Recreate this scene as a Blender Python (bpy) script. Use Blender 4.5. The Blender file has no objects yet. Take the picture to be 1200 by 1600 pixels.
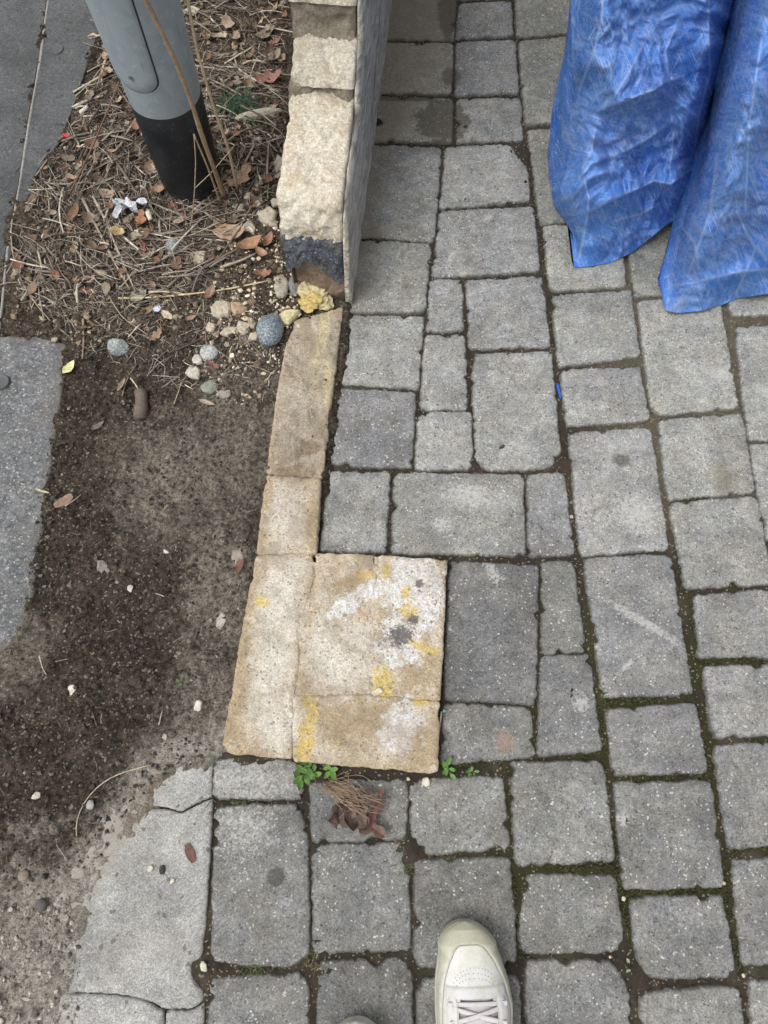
import bpy, math, random
import numpy as np
from mathutils import Vector, Matrix
from mathutils.geometry import tessellate_polygon

random.seed(7)
rng = np.random.default_rng(7)
R = math.radians
scene = bpy.context.scene
COL = scene.collection

# ------------------------------------------------------------------ camera
H = 1.30                      # phone held at chest height, tilted forward
PITCH = R(20.0)
FPX = 1600 * 26 / 36          # focal length in photo pixels (26 mm equivalent)
cam = bpy.data.cameras.new('camera')
cam.sensor_fit = 'VERTICAL'; cam.sensor_height = 36; cam.sensor_width = 27; cam.lens = 26
cam.clip_start = 0.01; cam.clip_end = 200
camo = bpy.data.objects.new('camera', cam); COL.objects.link(camo)
camo.location = (0, 0, H); camo.rotation_euler = (PITCH, 0, 0)
scene.camera = camo

# ------------------------------------------------------------------ sky, sun, exposure
SUN_EL, SUN_AZ = R(62), R(-118)      # azimuth measured from +Y towards +X
world = bpy.data.worlds.new('World'); scene.world = world; world.use_nodes = True
wn = world.node_tree; wn.nodes.clear()
sky = wn.nodes.new('ShaderNodeTexSky'); sky.sky_type = 'NISHITA'; sky.sun_disc = False
sky.sun_elevation = SUN_EL; sky.sun_rotation = SUN_AZ
sky.air_density = 1.0; sky.dust_density = 4.0; sky.ozone_density = 0.6
hsv = wn.nodes.new('ShaderNodeHueSaturation'); hsv.inputs['Saturation'].default_value = 0.07
bg = wn.nodes.new('ShaderNodeBackground'); bg.inputs['Strength'].default_value = 0.13
wo = wn.nodes.new('ShaderNodeOutputWorld')
wn.links.new(sky.outputs[0], hsv.inputs['Color']); wn.links.new(hsv.outputs[0], bg.inputs['Color'])
wn.links.new(bg.outputs[0], wo.inputs['Surface'])
sl = bpy.data.lights.new('sun', 'SUN'); sl.energy = 0.95; sl.angle = R(35); sl.color = (1, 0.96, 0.9)
so = bpy.data.objects.new('sun', sl); COL.objects.link(so)
sd = Vector((math.sin(SUN_AZ) * math.cos(SUN_EL), math.cos(SUN_AZ) * math.cos(SUN_EL), math.sin(SUN_EL)))
so.rotation_euler = sd.to_track_quat('Z', 'Y').to_euler(); so.location = sd * 10
vs = scene.view_settings
vs.view_transform = 'Standard'; vs.look = 'None'; vs.exposure = 0.62; vs.gamma = 1.0; vs.use_curve_mapping = False
scene.cycles.use_denoising = True
scene.cycles.max_bounces = 4; scene.cycles.diffuse_bounces = 3; scene.cycles.glossy_bounces = 1

# ------------------------------------------------------------------ geometry helpers
CP, SP = math.cos(PITCH), math.sin(PITCH)
def ray(px, py):
    x = (px - 600) / FPX; y = (800 - py) / FPX
    return x, y * CP + SP, y * SP - CP
def at(px, py, z=0.0):
    """the point of the place at height z seen at photo pixel px,py"""
    x, y, d = ray(px, py); t = (H - z) / -d
    return Vector((x * t, y * t, z))
def atY(px, py, Y):
    x, y, d = ray(px, py); t = Y / y
    return Vector((x * t, Y, H + d * t))
def ppm(py, z=0.0):
    return (at(700, py, z) - at(600, py, z)).x / 100     # metres per pixel on that row

def _h(ix, iy, seed):
    n = (ix.astype(np.int64) * 374761393 + iy.astype(np.int64) * 668265263 + seed * 974634713) & 0xffffffff
    n = ((n ^ (n >> 13)) * 1274126177) & 0xffffffff
    return ((n ^ (n >> 16)) & 0xffff) / 65535.0
def perlin(x, y, seed=0):
    x = np.asarray(x, float); y = np.asarray(y, float)
    x0 = np.floor(x); y0 = np.floor(y); fx = x - x0; fy = y - y0
    u = fx ** 3 * (fx * (fx * 6 - 15) + 10); v = fy ** 3 * (fy * (fy * 6 - 15) + 10)
    def g(dx, dy):
        a = _h(x0 + dx, y0 + dy, seed) * 2 * np.pi
        return np.cos(a) * (fx - dx) + np.sin(a) * (fy - dy)
    a, b, c, d = g(0, 0), g(1, 0), g(0, 1), g(1, 1)
    return ((a + (b - a) * u) + ((c + (d - c) * u) - (a + (b - a) * u)) * v) * 1.5
def fbm(x, y, f, octv=4, seed=0, gain=0.5):
    s = 0; a = 1.0
    for k in range(octv):
        s = s + a * perlin(np.asarray(x) * f + 17.3 * k, np.asarray(y) * f - 9.1 * k, seed + k); f *= 2.03; a *= gain
    return s
def sstep(a, b, x):
    t = np.clip((np.asarray(x, float) - a) / (b - a), 0, 1); return t * t * (3 - 2 * t)
def in_poly(x, y, poly):
    x = np.asarray(x); y = np.asarray(y); c = np.zeros(x.shape, bool); n = len(poly)
    for i in range(n):
        x1, y1 = poly[i][:2]; x2, y2 = poly[(i + 1) % n][:2]
        if y1 == y2: continue
        c ^= ((y1 > y) != (y2 > y)) & (x < (x2 - x1) * (y - y1) / (y2 - y1) + x1)
    return c
def poly_sd(x, y, poly):
    """signed distance to a polygon outline, positive inside"""
    x = np.asarray(x, float); y = np.asarray(y, float); d = np.full(x.shape, 1e9); n = len(poly)
    for i in range(n):
        x1, y1 = poly[i][:2]; x2, y2 = poly[(i + 1) % n][:2]
        dx, dy = x2 - x1, y2 - y1
        t = np.clip(((x - x1) * dx + (y - y1) * dy) / (dx * dx + dy * dy + 1e-12), 0, 1)
        d = np.minimum(d, np.hypot(x - x1 - t * dx, y - y1 - t * dy))
    return np.where(in_poly(x, y, poly), d, -d)
def pxpoly(pts, z=0.0):
    return [tuple(at(a, b, z).xy) for a, b in pts]

def mesh_np(name, V, F, smooth=True, attrs=None):
    """V Nx3; F list of faces, or an int array of equal-sized faces"""
    V = np.asarray(V, np.float32); me = bpy.data.meshes.new(name)
    if isinstance(F, np.ndarray):
        nf, k = F.shape
        me.vertices.add(len(V)); me.vertices.foreach_set('co', V.ravel())
        me.loops.add(nf * k); me.loops.foreach_set('vertex_index', F.astype(np.int32).ravel())
        me.polygons.add(nf); me.polygons.foreach_set('loop_start', np.arange(0, nf * k, k, dtype=np.int32))
        me.update(calc_edges=True)
    else:
        me.from_pydata(V.tolist(), [], F)
    me.polygons.foreach_set('use_smooth', np.full(len(me.polygons), smooth))
    for an, av in (attrs or {}).items():
        av = np.asarray(av, np.float32)
        if av.ndim == 2:
            a = me.attributes.new(an, 'FLOAT_COLOR', 'POINT')
            if av.shape[1] == 3: av = np.hstack([av, np.ones((len(av), 1), np.float32)])
            a.data.foreach_set('color', av.ravel())
        else:
            a = me.attributes.new(an, 'FLOAT', 'POINT'); a.data.foreach_set('value', av)
    me.update(); return me
def obj(name, me, mat, parent=None, color=None, loc=None):
    o = bpy.data.objects.new(name, me); COL.objects.link(o)
    if me is not None and mat is not None and not me.materials: me.materials.append(mat)
    if parent is not None: o.parent = parent
    if color is not None: o.color = (*color, 1) if len(color) == 3 else color
    if loc is not None: o.location = loc
    return o
def tag(o, label=None, cat=None, group=None, kind=None):
    if label: o['label'] = label
    if cat: o['category'] = cat
    if group: o['group'] = group
    if kind: o['kind'] = kind
    return o
def empty(name, loc=(0, 0, 0)):
    o = bpy.data.objects.new(name, None); COL.objects.link(o); o.location = loc; o.empty_display_size = 0.05; return o
def grid_faces(nu, nv):
    i = np.arange(nu - 1)[:, None] * nv + np.arange(nv - 1)[None, :]
    i = i.ravel(); return np.stack([i, i + nv, i + nv + 1, i + 1], 1)

# ------------------------------------------------------------------ material helpers
class Nodes:
    def __init__(s, name):
        s.m = bpy.data.materials.new(name); s.m.use_nodes = True; s.t = s.m.node_tree
        s.t.nodes.clear(); s.out = s.n('ShaderNodeOutputMaterial'); s.b = s.n('ShaderNodeBsdfPrincipled')
        s.t.links.new(s.b.outputs[0], s.out.inputs['Surface'])
        s.pos = s.n('ShaderNodeNewGeometry').outputs['Position']
    def n(s, t): return s.t.nodes.new(t)
    def set(s, inp, v):
        if v is None: return
        if isinstance(v, bpy.types.NodeSocket): s.t.links.new(v, inp)
        else:
            if isinstance(v, (tuple, list)) and len(v) == 3 and inp.type == 'RGBA': v = (*v, 1)
            inp.default_value = v
    def noise(s, scale, detail=4, rough=0.55, vec=None, dist=0.0, col=False):
        n = s.n('ShaderNodeTexNoise'); s.set(n.inputs['Vector'], vec or s.pos)
        n.inputs['Scale'].default_value = scale; n.inputs['Detail'].default_value = detail
        n.inputs['Roughness'].default_value = rough; n.inputs['Distortion'].default_value = dist
        return n.outputs['Color' if col else 'Fac']
    def voro(s, scale, vec=None, feature='F1', out='Color', rand=1.0):
        n = s.n('ShaderNodeTexVoronoi'); n.feature = feature; s.set(n.inputs['Vector'], vec or s.pos)
        n.inputs['Scale'].default_value = scale; n.inputs['Randomness'].default_value = rand
        o = n.outputs[out]
        if out == 'Color':
            sp = s.n('ShaderNodeSeparateColor'); s.t.links.new(o, sp.inputs[0]); return sp.outputs[0]
        return o
    def math(s, op, a, b=None, clamp=False):
        n = s.n('ShaderNodeMath'); n.operation = op; n.use_clamp = clamp
        s.set(n.inputs[0], a); s.set(n.inputs[1], b); return n.outputs[0]
    def rng(s, v, a, b, c=0.0, d=1.0, smooth=True):
        n = s.n('ShaderNodeMapRange'); n.interpolation_type = 'SMOOTHSTEP' if smooth else 'LINEAR'
        s.set(n.inputs[0], v); n.inputs[1].default_value = a; n.inputs[2].default_value = b
        n.inputs[3].default_value = c; n.inputs[4].default_value = d; return n.outputs[0]
    def mix(s, f, a, b, mode='MIX'):
        n = s.n('ShaderNodeMix'); n.data_type = 'RGBA'; n.blend_type = mode
        s.set(n.inputs[0], f); s.set(n.inputs[6], a); s.set(n.inputs[7], b); return n.outputs[2]
    def scale(s, c, f):
        n = s.n('ShaderNodeVectorMath'); n.operation = 'SCALE'; s.set(n.inputs[0], c); s.set(n.inputs['Scale'], f); return n.outputs[0]
    def attr(s, name, out='Color'):
        n = s.n('ShaderNodeAttribute'); n.attribute_name = name; return n.outputs[out]
    def ocol(s): return s.n('ShaderNodeObjectInfo').outputs['Color']
    def orand(s): return s.n('ShaderNodeObjectInfo').outputs['Random']
    def mapping(s, loc=(0, 0, 0), rot=(0, 0, 0), sc=(1, 1, 1), vec=None):
        n = s.n('ShaderNodeMapping'); s.set(n.inputs[0], vec or s.pos)
        n.inputs[1].default_value = loc; n.inputs[2].default_value = rot; n.inputs[3].default_value = sc; return n.outputs[0]
    def blob(s, c, rx, ry, rot=0.0, rag=0.5, soft=0.25, nscale=45, jag=None):
        """a stain or paint patch of its own shape, at a place on the surface"""
        n = s.n('ShaderNodeMapping'); n.vector_type = 'TEXTURE'; s.set(n.inputs[0], s.pos)
        n.inputs[1].default_value = (c[0], c[1], 0); n.inputs[2].default_value = (0, 0, rot); n.inputs[3].default_value = (rx, ry, 1)
        sp = s.n('ShaderNodeSeparateXYZ'); s.t.links.new(n.outputs[0], sp.inputs[0])
        d = s.math('SQRT', s.math('ADD', s.math('MULTIPLY', sp.outputs[0], sp.outputs[0]), s.math('MULTIPLY', sp.outputs[1], sp.outputs[1])))
        nn = s.rng(jag or s.noise(nscale, 5, 0.65), 0.28, 0.72, 0.0, 1.0, False)
        d = s.math('ADD', d, s.math('MULTIPLY', s.math('SUBTRACT', nn, 0.5), rag * 2))
        return s.rng(d, 1 - soft, 1 + soft, 1.0, 0.0)
    def blobpx(s, px, py, rx, ry, rot=0.0, z=0.0, **k):
        c = at(px, py, z); p = ppm(py, z)
        return s.blob((c.x, c.y), rx * p, ry * p * 1.12, rot, **k)
    def maxm(s, *m):
        o = m[0]
        for q in m[1:]: o = s.math('MAXIMUM', o, q)
        return o
    def finish(s, col, rough=0.85, bump=None, dist=0.002, strength=0.6, spec=0.3):
        s.set(s.b.inputs['Base Color'], col); s.set(s.b.inputs['Roughness'], rough)
        s.b.inputs['Specular IOR Level'].default_value = spec
        if bump is not None:
            bn = s.n('ShaderNodeBump'); bn.inputs['Strength'].default_value = strength; bn.inputs['Distance'].default_value = dist
            s.t.links.new(bump, bn.inputs['Height']); s.t.links.new(bn.outputs[0], s.b.inputs['Normal'])
        return s.m

def mat_paver():
    N = Nodes('paver_concrete'); base = N.ocol()
    big = N.math('MULTIPLY', N.rng(N.noise(9, 4, 0.6), 0.3, 0.7, 0.80, 1.14), N.rng(N.noise(24, 3, 0.5, N.mapping((4, 4, 0))), 0.3, 0.7, 0.86, 1.12))
    mid = N.rng(N.noise(70, 4, 0.65), 0.3, 0.7, 0.84, 1.16)
    v1 = N.voro(420); g1 = N.rng(v1, 0.0, 1.0, 0.76, 1.24, False)
    v2 = N.voro(820); g2 = N.rng(v2, 0.0, 1.0, 0.76, 1.24, False)
    c = N.scale(base, N.math('MULTIPLY', N.math('MULTIPLY', big, mid), N.math('MULTIPLY', g1, g2)))
    # warm / cool drift
    c = N.mix(N.rng(N.noise(14, 3), 0.35, 0.7), c, N.mix(1.0, c, (1.04, 1.0, 0.93), 'MULTIPLY'))
    # aggregate: bright sand grains, dark pits
    sp = N.math('GREATER_THAN', N.voro(380), 0.970)
    spn = N.math('MULTIPLY', sp, N.rng(N.noise(24, 2), 0.38, 0.62, 0.25, 1.0))
    c = N.mix(N.math('MULTIPLY', spn, 0.75), c, (0.62, 0.60, 0.56))
    dk = N.math('GREATER_THAN', N.voro(330, N.mapping((3.3, 1.7, 0))), 0.975)
    c = N.mix(N.math('MULTIPLY', dk, 0.6), c, (0.05, 0.048, 0.045))
    # pale scuffs
    sc = N.math('MULTIPLY', N.rng(N.noise(26, 6, 0.75, N.mapping((0, 0, 0), (0, 0, 0.6), (1, 2.2, 1))), 0.60, 0.76), 0.45)
    c = N.mix(sc, c, (0.42, 0.41, 0.39))
    # soil tracked over the edges of each stone
    e = N.attr('edge', 'Fac')
    dirt = N.rng(N.math('ADD', e, N.math('MULTIPLY', N.math('SUBTRACT', N.noise(130, 5, 0.7), 0.5), 0.011)), 0.0005, 0.0065, 1.0, 0.0)
    c = N.mix(N.math('MULTIPLY', dirt, 0.70), c, (0.062, 0.053, 0.042))
    # damp, sandy dirt washed out along the foot of the wall
    wx, wy = at(560, 250).xy
    n = N.n('ShaderNodeMapping'); n.vector_type = 'TEXTURE'; N.set(n.inputs[0], N.pos)
    n.inputs[1].default_value = (-0.080, 0.941, 0); n.inputs[2].default_value = (0, 0, R(-5.6))
    s2 = N.n('ShaderNodeSeparateXYZ'); N.t.links.new(n.outputs[0], s2.inputs[0])
    dn = N.noise(16, 5, 0.6); far = N.rng(s2.outputs[1], 0.25, 0.75, 0.0, 0.13)
    dd = N.math('SUBTRACT', N.math('ADD', s2.outputs[0], N.math('MULTIPLY', N.math('SUBTRACT', dn, 0.5), 0.16)), far)
    wall = N.math('MULTIPLY', N.rng(dd, -0.01, 0.075, 1.0, 0.0), N.rng(s2.outputs[1], -0.06, 0.06))
    wall = N.math('MULTIPLY', wall, N.rng(N.noise(300, 3, 0.7), 0.25, 0.6, 0.45, 1.0))
    c = N.mix(N.math('MULTIPLY', wall, 0.72), c, N.mix(N.noise(200, 3), (0.15, 0.122, 0.085), (0.27, 0.228, 0.165)))
    jag = N.noise(38, 5, 0.65)
    wet = N.maxm(N.blobpx(690, 188, 40, 40, jag=jag, rag=.3, soft=.12), N.blobpx(640, 152, 60, 8, jag=jag, rag=.4), N.blobpx(705, 120, 14, 16, jag=jag, rag=.4), N.blobpx(700, 20, 16, 50, jag=jag, rag=.4))
    c = N.mix(N.math('MULTIPLY', wet, 0.72), c, (0.075, 0.063, 0.047))
    hole = N.blobpx(590, 191, 9, 8, jag=jag, rag=.4, soft=.3)
    c = N.mix(hole, c, (0.012, 0.010, 0.009))
    st = N.maxm(N.blobpx(432, 1369, 13, 12, jag=jag, rag=.3), N.blobpx(970, 720, 14, 9, jag=jag, rag=.5, soft=.5))
    c = N.mix(N.math('MULTIPLY', st, 0.65), c, (0.055, 0.055, 0.055))
    br = N.maxm(N.blobpx(1130, 740, 18, 26, jag=jag, rag=.4, soft=.7))
    c = N.mix(N.math('MULTIPLY', br, 0.5), c, (0.12, 0.105, 0.065))
    pk = N.blobpx(788, 1160, 14, 12, jag=jag, rag=.5, soft=.6)
    c = N.mix(N.math('MULTIPLY', pk, 0.5), c, (0.33, 0.20, 0.14))
    fine = N.noise(260, 3, 0.75)
    lin = dict(jag=fine, rag=.3, soft=.9)
    wh = N.maxm(
        N.blobpx(705, 402, 5, 14, R(-25), **lin), N.blobpx(1010, 975, 76, 7, R(-33), **lin),
        N.blobpx(980, 1040, 26, 4, R(45), **lin), N.blobpx(908, 1100, 14, 14, **lin),
        N.blobpx(690, 820, 14, 12, **lin), N.blobpx(735, 775, 50, 20, R(-10), **lin),
        N.blobpx(995, 800, 40, 30, **lin), N.blobpx(975, 1280, 11, 10, **lin),
        N.blobpx(1130, 585, 20, 16, **lin), N.math('MULTIPLY', N.blobpx(385, 1290, 55, 55, **lin), 0.7),
        N.math('MULTIPLY', N.blobpx(400, 1222, 70, 26, **lin), 0.8), N.blobpx(768, 890, 10, 26, R(30), **lin),
        N.blobpx(763, 340, 7, 10, R(-40), **lin))
    wh = N.math('MULTIPLY', N.rng(N.math('ADD', N.math('MULTIPLY', wh, 0.26), N.noise(150, 5, 0.8, dist=0.6)), 0.61, 0.77), 0.65)
    c = N.mix(wh, c, (0.50, 0.49, 0.47))
    ht = N.math('ADD', N.math('MULTIPLY', N.noise(330, 5, 0.8), 1.0), N.math('MULTIPLY', N.noise(60, 3), 0.6))
    return N.finish(c, 0.92, ht, 0.0028, 0.75, 0.2)

def mat_joint():
    N = Nodes('joint_soil')
    sp = N.n('ShaderNodeSeparateXYZ'); N.t.links.new(N.pos, sp.inputs[0]); X, Y = sp.outputs[0], sp.outputs[1]
    g = N.voro(380); g2 = N.noise(180, 4, 0.7)
    dark = N.mix(g2, (0.016, 0.0135, 0.011), (0.072, 0.059, 0.045))
    tan = N.mix(g2, (0.07, 0.06, 0.043), (0.19, 0.165, 0.125))
    ur = N.math('MULTIPLY', N.rng(X, 0.34, 0.52), N.rng(Y, 0.38, 0.55))
    patch = N.math('MULTIPLY', N.rng(N.noise(9, 3), 0.50, 0.62), 0.75)
    c = N.mix(N.math('ADD', N.math('MULTIPLY', ur, 0.8), N.math('MULTIPLY', patch, 0.35), True), dark, tan)
    brown = N.rng(N.noise(22, 4), 0.52, 0.62)
    c = N.mix(N.math('MULTIPLY', brown, 0.3), c, N.mix(g2, (0.05, 0.034, 0.025), (0.15, 0.11, 0.08)))
    ms = N.math('MULTIPLY', N.math('MULTIPLY', N.rng(X, 0.10, 0.24), N.rng(Y, 0.42, 0.18)), N.rng(Y, -0.30, -0.14))
    ms = N.math('MULTIPLY', ms, N.rng(N.noise(13, 5, 0.7), 0.40, 0.54))
    c = N.mix(N.math('MULTIPLY', ms, 0.75), c, N.mix(N.noise(420, 3, 0.8), (0.010, 0.011, 0.004), (0.070, 0.070, 0.022)))
    lt = N.math('GREATER_THAN', g, 0.95)
    c = N.mix(N.math('MULTIPLY', lt, 0.7), c, (0.32, 0.28, 0.22))
    return N.finish(c, 0.95, N.noise(350, 5, 0.8), 0.004, 0.9, 0.15)

def mat_soil():
    N = Nodes('soil')
    a = N.noise(12, 6, 0.65); b = N.noise(120, 5, 0.75); v = N.voro(300); v2 = N.voro(650)
    b = N.rng(b, 0.30, 0.70)
    humus = N.mix(b, (0.0135, 0.0110, 0.0092), (0.088, 0.071, 0.056))
    brown = N.mix(b, (0.035, 0.026, 0.0195), (0.175, 0.137, 0.105))
    sand = N.mix(b, (0.12, 0.102, 0.082), (0.40, 0.355, 0.295))
    c = N.mix(N.math('MULTIPLY', N.rng(a, 0.42, 0.66), 0.7), humus, brown)
    jag = N.noise(22, 6, 0.7)
    # the sweepings around the post are red-brown, the trodden patches sandy or grey
    up = N.maxm(N.blobpx(260, 400, 260, 130, jag=jag, rag=.6, soft=.4), N.blobpx(370, 100, 120, 180, jag=jag, rag=.6, soft=.4), N.blobpx(390, 590, 70, 80, jag=jag, rag=.7, soft=.5))
    c = N.mix(N.math('MULTIPLY', up, 0.75), c, brown)
    sn = N.maxm(N.math('MULTIPLY', N.blobpx(265, 745, 75, 85, jag=jag, rag=.6, soft=.7), 0.70),
                N.math('MULTIPLY', N.blobpx(360, 700, 70, 130, jag=jag, rag=.8, soft=.8), 0.55),
                N.math('MULTIPLY', N.blobpx(345, 920, 50, 110, R(10), jag=jag, rag=.8, soft=.7), 0.70),
                N.math('MULTIPLY', N.blobpx(330, 1100, 60, 70, jag=jag, rag=.8, soft=.7), 0.62),
                N.math('MULTIPLY', N.blobpx(30, 1570, 190, 190, jag=jag, rag=.5, soft=.35), 0.97),
                N.math('MULTIPLY', N.blobpx(215, 1290, 40, 120, R(-35), jag=jag, rag=.9, soft=.6), 0.75),
                N.math('MULTIPLY', N.blobpx(140, 1410, 95, 60, R(-35), jag=jag, rag=.5, soft=.6), 0.85),
                N.math('MULTIPLY', N.blobpx(20, 1020, 60, 60, jag=jag, rag=.9, soft=.6), 0.5))
    c = N.mix(sn, c, sand)
    spot = N.rng(N.noise(30, 6, 0.75, N.mapping((3, 8, 0))), 0.56, 0.68)     # trodden cement dust
    c = N.mix(N.math('MULTIPLY', spot, 0.22), c, sand)
    c = N.mix(N.math('MULTIPLY', N.blobpx(195, 1300, 30, 110, R(-30), jag=jag, rag=.9, soft=.5), 0.55), c, (0.20, 0.135, 0.072))
    pale = N.mix(b, (0.22, 0.202, 0.172), (0.46, 0.43, 0.38))
    c = N.mix(N.math('MULTIPLY', N.blobpx(20, 1580, 170, 165, jag=jag, rag=.6, soft=.5), 0.75), c, pale)
    du = N.attr('dust', 'Fac'); c = N.mix(N.rng(N.math('ADD', du, N.math('MULTIPLY', N.math('SUBTRACT', N.noise(70, 5, 0.75), 0.5), 0.7)), 0.15, 0.85, 0.0, 0.92), c, pale)
    gr = N.math('GREATER_THAN', v, 0.955)
    c = N.mix(N.math('MULTIPLY', gr, 0.6), c, (0.33, 0.29, 0.23))
    gd = N.math('LESS_THAN', v, 0.12)
    c = N.mix(N.math('MULTIPLY', gd, 0.3), c, (0.010, 0.008, 0.006))
    c = N.scale(c, N.rng(v2, 0, 1, 0.7, 1.3, False))
    return N.finish(c, 0.96, N.math('ADD', N.noise(240, 6, 0.8), N.math('MULTIPLY', v, 0.35)), 0.006, 0.9, 0.12)

def mat_concrete(name, lo, hi, scale=60, speck=0.4, dirty=0.0, dirtcol=(0.10, 0.08, 0.055), aggr=False, edge=0.6, edgew=0.020):
    N = Nodes(name)
    c = N.mix(N.rng(N.noise(scale, 6, 0.7), 0.28, 0.72), lo, hi)
    c = N.scale(c, N.rng(N.noise(7, 4, 0.6), 0.3, 0.7, 0.78, 1.2))
    c = N.scale(c, N.math('MULTIPLY', N.rng(N.voro(500), 0, 1, 0.74, 1.26, False), N.rng(N.voro(900), 0, 1, 0.74, 1.26, False)))
    if aggr:   # exposed bluish aggregate with pale grains
        q = N.rng(N.noise(150, 3, 0.8), 0.52, 0.62); c = N.mix(N.math('MULTIPLY', q, 0.45), c, (0.42, 0.42, 0.41))
        q = N.rng(N.noise(34, 4, 0.7), 0.52, 0.66); c = N.mix(N.math('MULTIPLY', q, 0.5), c, (0.068, 0.075, 0.087))
    sp = N.math('GREATER_THAN', N.voro(330), 0.975); c = N.mix(N.math('MULTIPLY', sp, speck), c, (0.6, 0.58, 0.54))
    pit = N.math('GREATER_THAN', N.voro(170, N.mapping((1.1, 4.2, 0))), 0.985); c = N.mix(N.math('MULTIPLY', pit, 0.6), c, (0.05, 0.045, 0.04))
    if dirty: 
        d = N.rng(N.noise(10, 6, 0.7), 0.48, 0.68); c = N.mix(N.math('MULTIPLY', d, dirty), c, dirtcol)
    e = N.attr('edge', 'Fac')
    dirt = N.rng(N.math('ADD', e, N.math('MULTIPLY', N.math('SUBTRACT', N.noise(60, 5, 0.7), 0.5), 0.05 * edgew / 0.02)), 0.0, edgew, 1.0, 0.0)
    c = N.mix(N.math('MULTIPLY', dirt, edge), c, dirtcol)
    ht = N.math('ADD', N.noise(300, 5, 0.8), N.math('MULTIPLY', N.noise(40, 4), 0.8))
    return N.finish(c, 0.9, ht, 0.0025, 0.7, 0.2)

def mat_stone():
    """cream sandy brick and mortar with ochre skin, remains of white and yellow paint"""
    N = Nodes('cream_stone')
    jag = N.noise(42, 6, 0.7); fine = N.noise(210, 4, 0.75); Z = 0.02
    c = N.mix(N.rng(N.noise(16, 5, 0.6), 0.34, 0.66), (0.40, 0.335, 0.25), (0.585, 0.52, 0.425))
    c = N.mix(N.math('MULTIPLY', N.rng(N.noise(23, 6, 0.65, N.mapping((2, 5, 0))), 0.52, 0.68), 0.55), c, (0.42, 0.31, 0.18))
    e = N.attr('edge', 'Fac')
    ed = N.rng(N.math('ADD', e, N.math('MULTIPLY', N.math('SUBTRACT', jag, 0.5), 0.06)), 0.0, 0.03, 1.0, 0.0)
    c = N.mix(N.math('MULTIPLY', ed, 0.22), c, (0.46, 0.32, 0.155))
    def B(x, y, rx, ry, rot=0, j=jag, rag=.45, soft=.25): return N.blobpx(x, y, rx, ry, R(rot), Z, jag=j, rag=rag, soft=soft)
    oc = N.maxm(B(385, 1010, 22, 150, -8, rag=.6, soft=.5), B(420, 1165, 60, 22, 0, rag=.6, soft=.5), B(560, 1120, 70, 40, 0, rag=.6, soft=.6),
                B(650, 1040, 35, 40, rag=.6, soft=.4), B(545, 910, 26, 10, 25, rag=.5, soft=.5), B(660, 1170, 26, 30, rag=.6, soft=.6), B(420, 780, 10, 40, rag=.6), B(488, 820, 8, 45, rag=.6))
    c = N.mix(N.math('MULTIPLY', oc, 0.72), c, N.mix(fine, (0.29, 0.205, 0.11), (0.46, 0.36, 0.22)))
    pale = N.maxm(B(430, 980, 34, 130, -4, rag=.6, soft=.5), B(437, 1140, 36, 35, rag=.6, soft=.5), B(545, 1020, 60, 60, rag=.7, soft=.6), B(445, 800, 26, 34, rag=.6, soft=.5))
    c = N.mix(N.math('MULTIPLY', pale, 0.8), c, (0.63, 0.59, 0.525))
    # weathered grey upper length of the footing
    gy = N.maxm(N.math('MULTIPLY', B(478, 620, 70, 130, rag=.5, soft=.5), 0.62), B(475, 660, 40, 26, rag=.7, soft=.5), B(455, 700, 30, 40, rag=.8, soft=.5), B(520, 560, 14, 80, rag=.6, soft=.5))
    c = N.mix(N.math('MULTIPLY', gy, 0.75), c, N.mix(fine, (0.16, 0.135, 0.10), (0.38, 0.335, 0.27)))
    dk = N.maxm(B(480, 695, 22, 12, 30, rag=.8, soft=.5), B(450, 735, 34, 10, rag=.8, soft=.5))
    c = N.mix(N.math('MULTIPLY', dk, 0.6), c, (0.15, 0.105, 0.06))
    wht = N.maxm(B(650, 925, 48, 55, rag=.75, soft=.15), B(625, 1000, 36, 38, 0, rag=.7, soft=.2), B(625, 1135, 32, 34, -20, rag=.7, soft=.3), B(545, 945, 34, 14, 28, rag=.7, soft=.08), B(575, 925, 26, 13, 25, rag=.7, soft=.1))
    c = N.mix(N.math('MULTIPLY', wht, N.rng(N.noise(110, 6, 0.8), 0.38, 0.60, 0.30, 0.92)), c, (0.70, 0.70, 0.705))
    wx = N.maxm(B(505, 515, 8, 60, -8, rag=.8, soft=.4), B(512, 590, 6, 40, rag=.6, soft=.4))
    c = N.mix(N.math('MULTIPLY', wx, 0.5), c, (0.62, 0.55, 0.30))
    ylw = N.maxm(B(598, 1065, 15, 20, rag=.7, soft=.15), B(485, 1105, 9, 22, 20, rag=.7, soft=.12), B(478, 1150, 12, 34, -15, rag=.75, soft=.12), B(603, 890, 6, 14, rag=.75, soft=.2),
                 B(638, 955, 13, 15, rag=.8, soft=.2), B(634, 925, 8, 9, rag=.75, soft=.3), B(565, 898, 15, 6, rag=.6, soft=.4), B(660, 1010, 24, 6, -25, rag=.7, soft=.3), B(655, 1098, 12, 5, rag=.8, soft=.3), B(410, 940, 12, 7, rag=.8, soft=.4), B(476, 1180, 16, 10, rag=.8, soft=.2))
    c = N.mix(N.math('MULTIPLY', ylw, N.rng(N.noise(95, 6, 0.8, N.mapping((3, 1, 1))), 0.36, 0.56, 0.15, 0.9)), c, N.mix(fine, (0.50, 0.33, 0.05), (0.70, 0.56, 0.20)))
    pits = N.math('MULTIPLY', N.maxm(B(655, 925, 45, 60, soft=.5), B(630, 990, 40, 30, soft=.4)), N.rng(N.noise(75, 5, 0.7, N.mapping((7, 1, 0))), 0.585, 0.64))
    blk = N.maxm(B(625, 993, 20, 13, 15, j=fine, rag=.8, soft=.3), B(645, 968, 9, 8, j=fine, rag=.6, soft=.3), B(655, 912, 7, 6, j=fine, rag=.6), pits)
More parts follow.
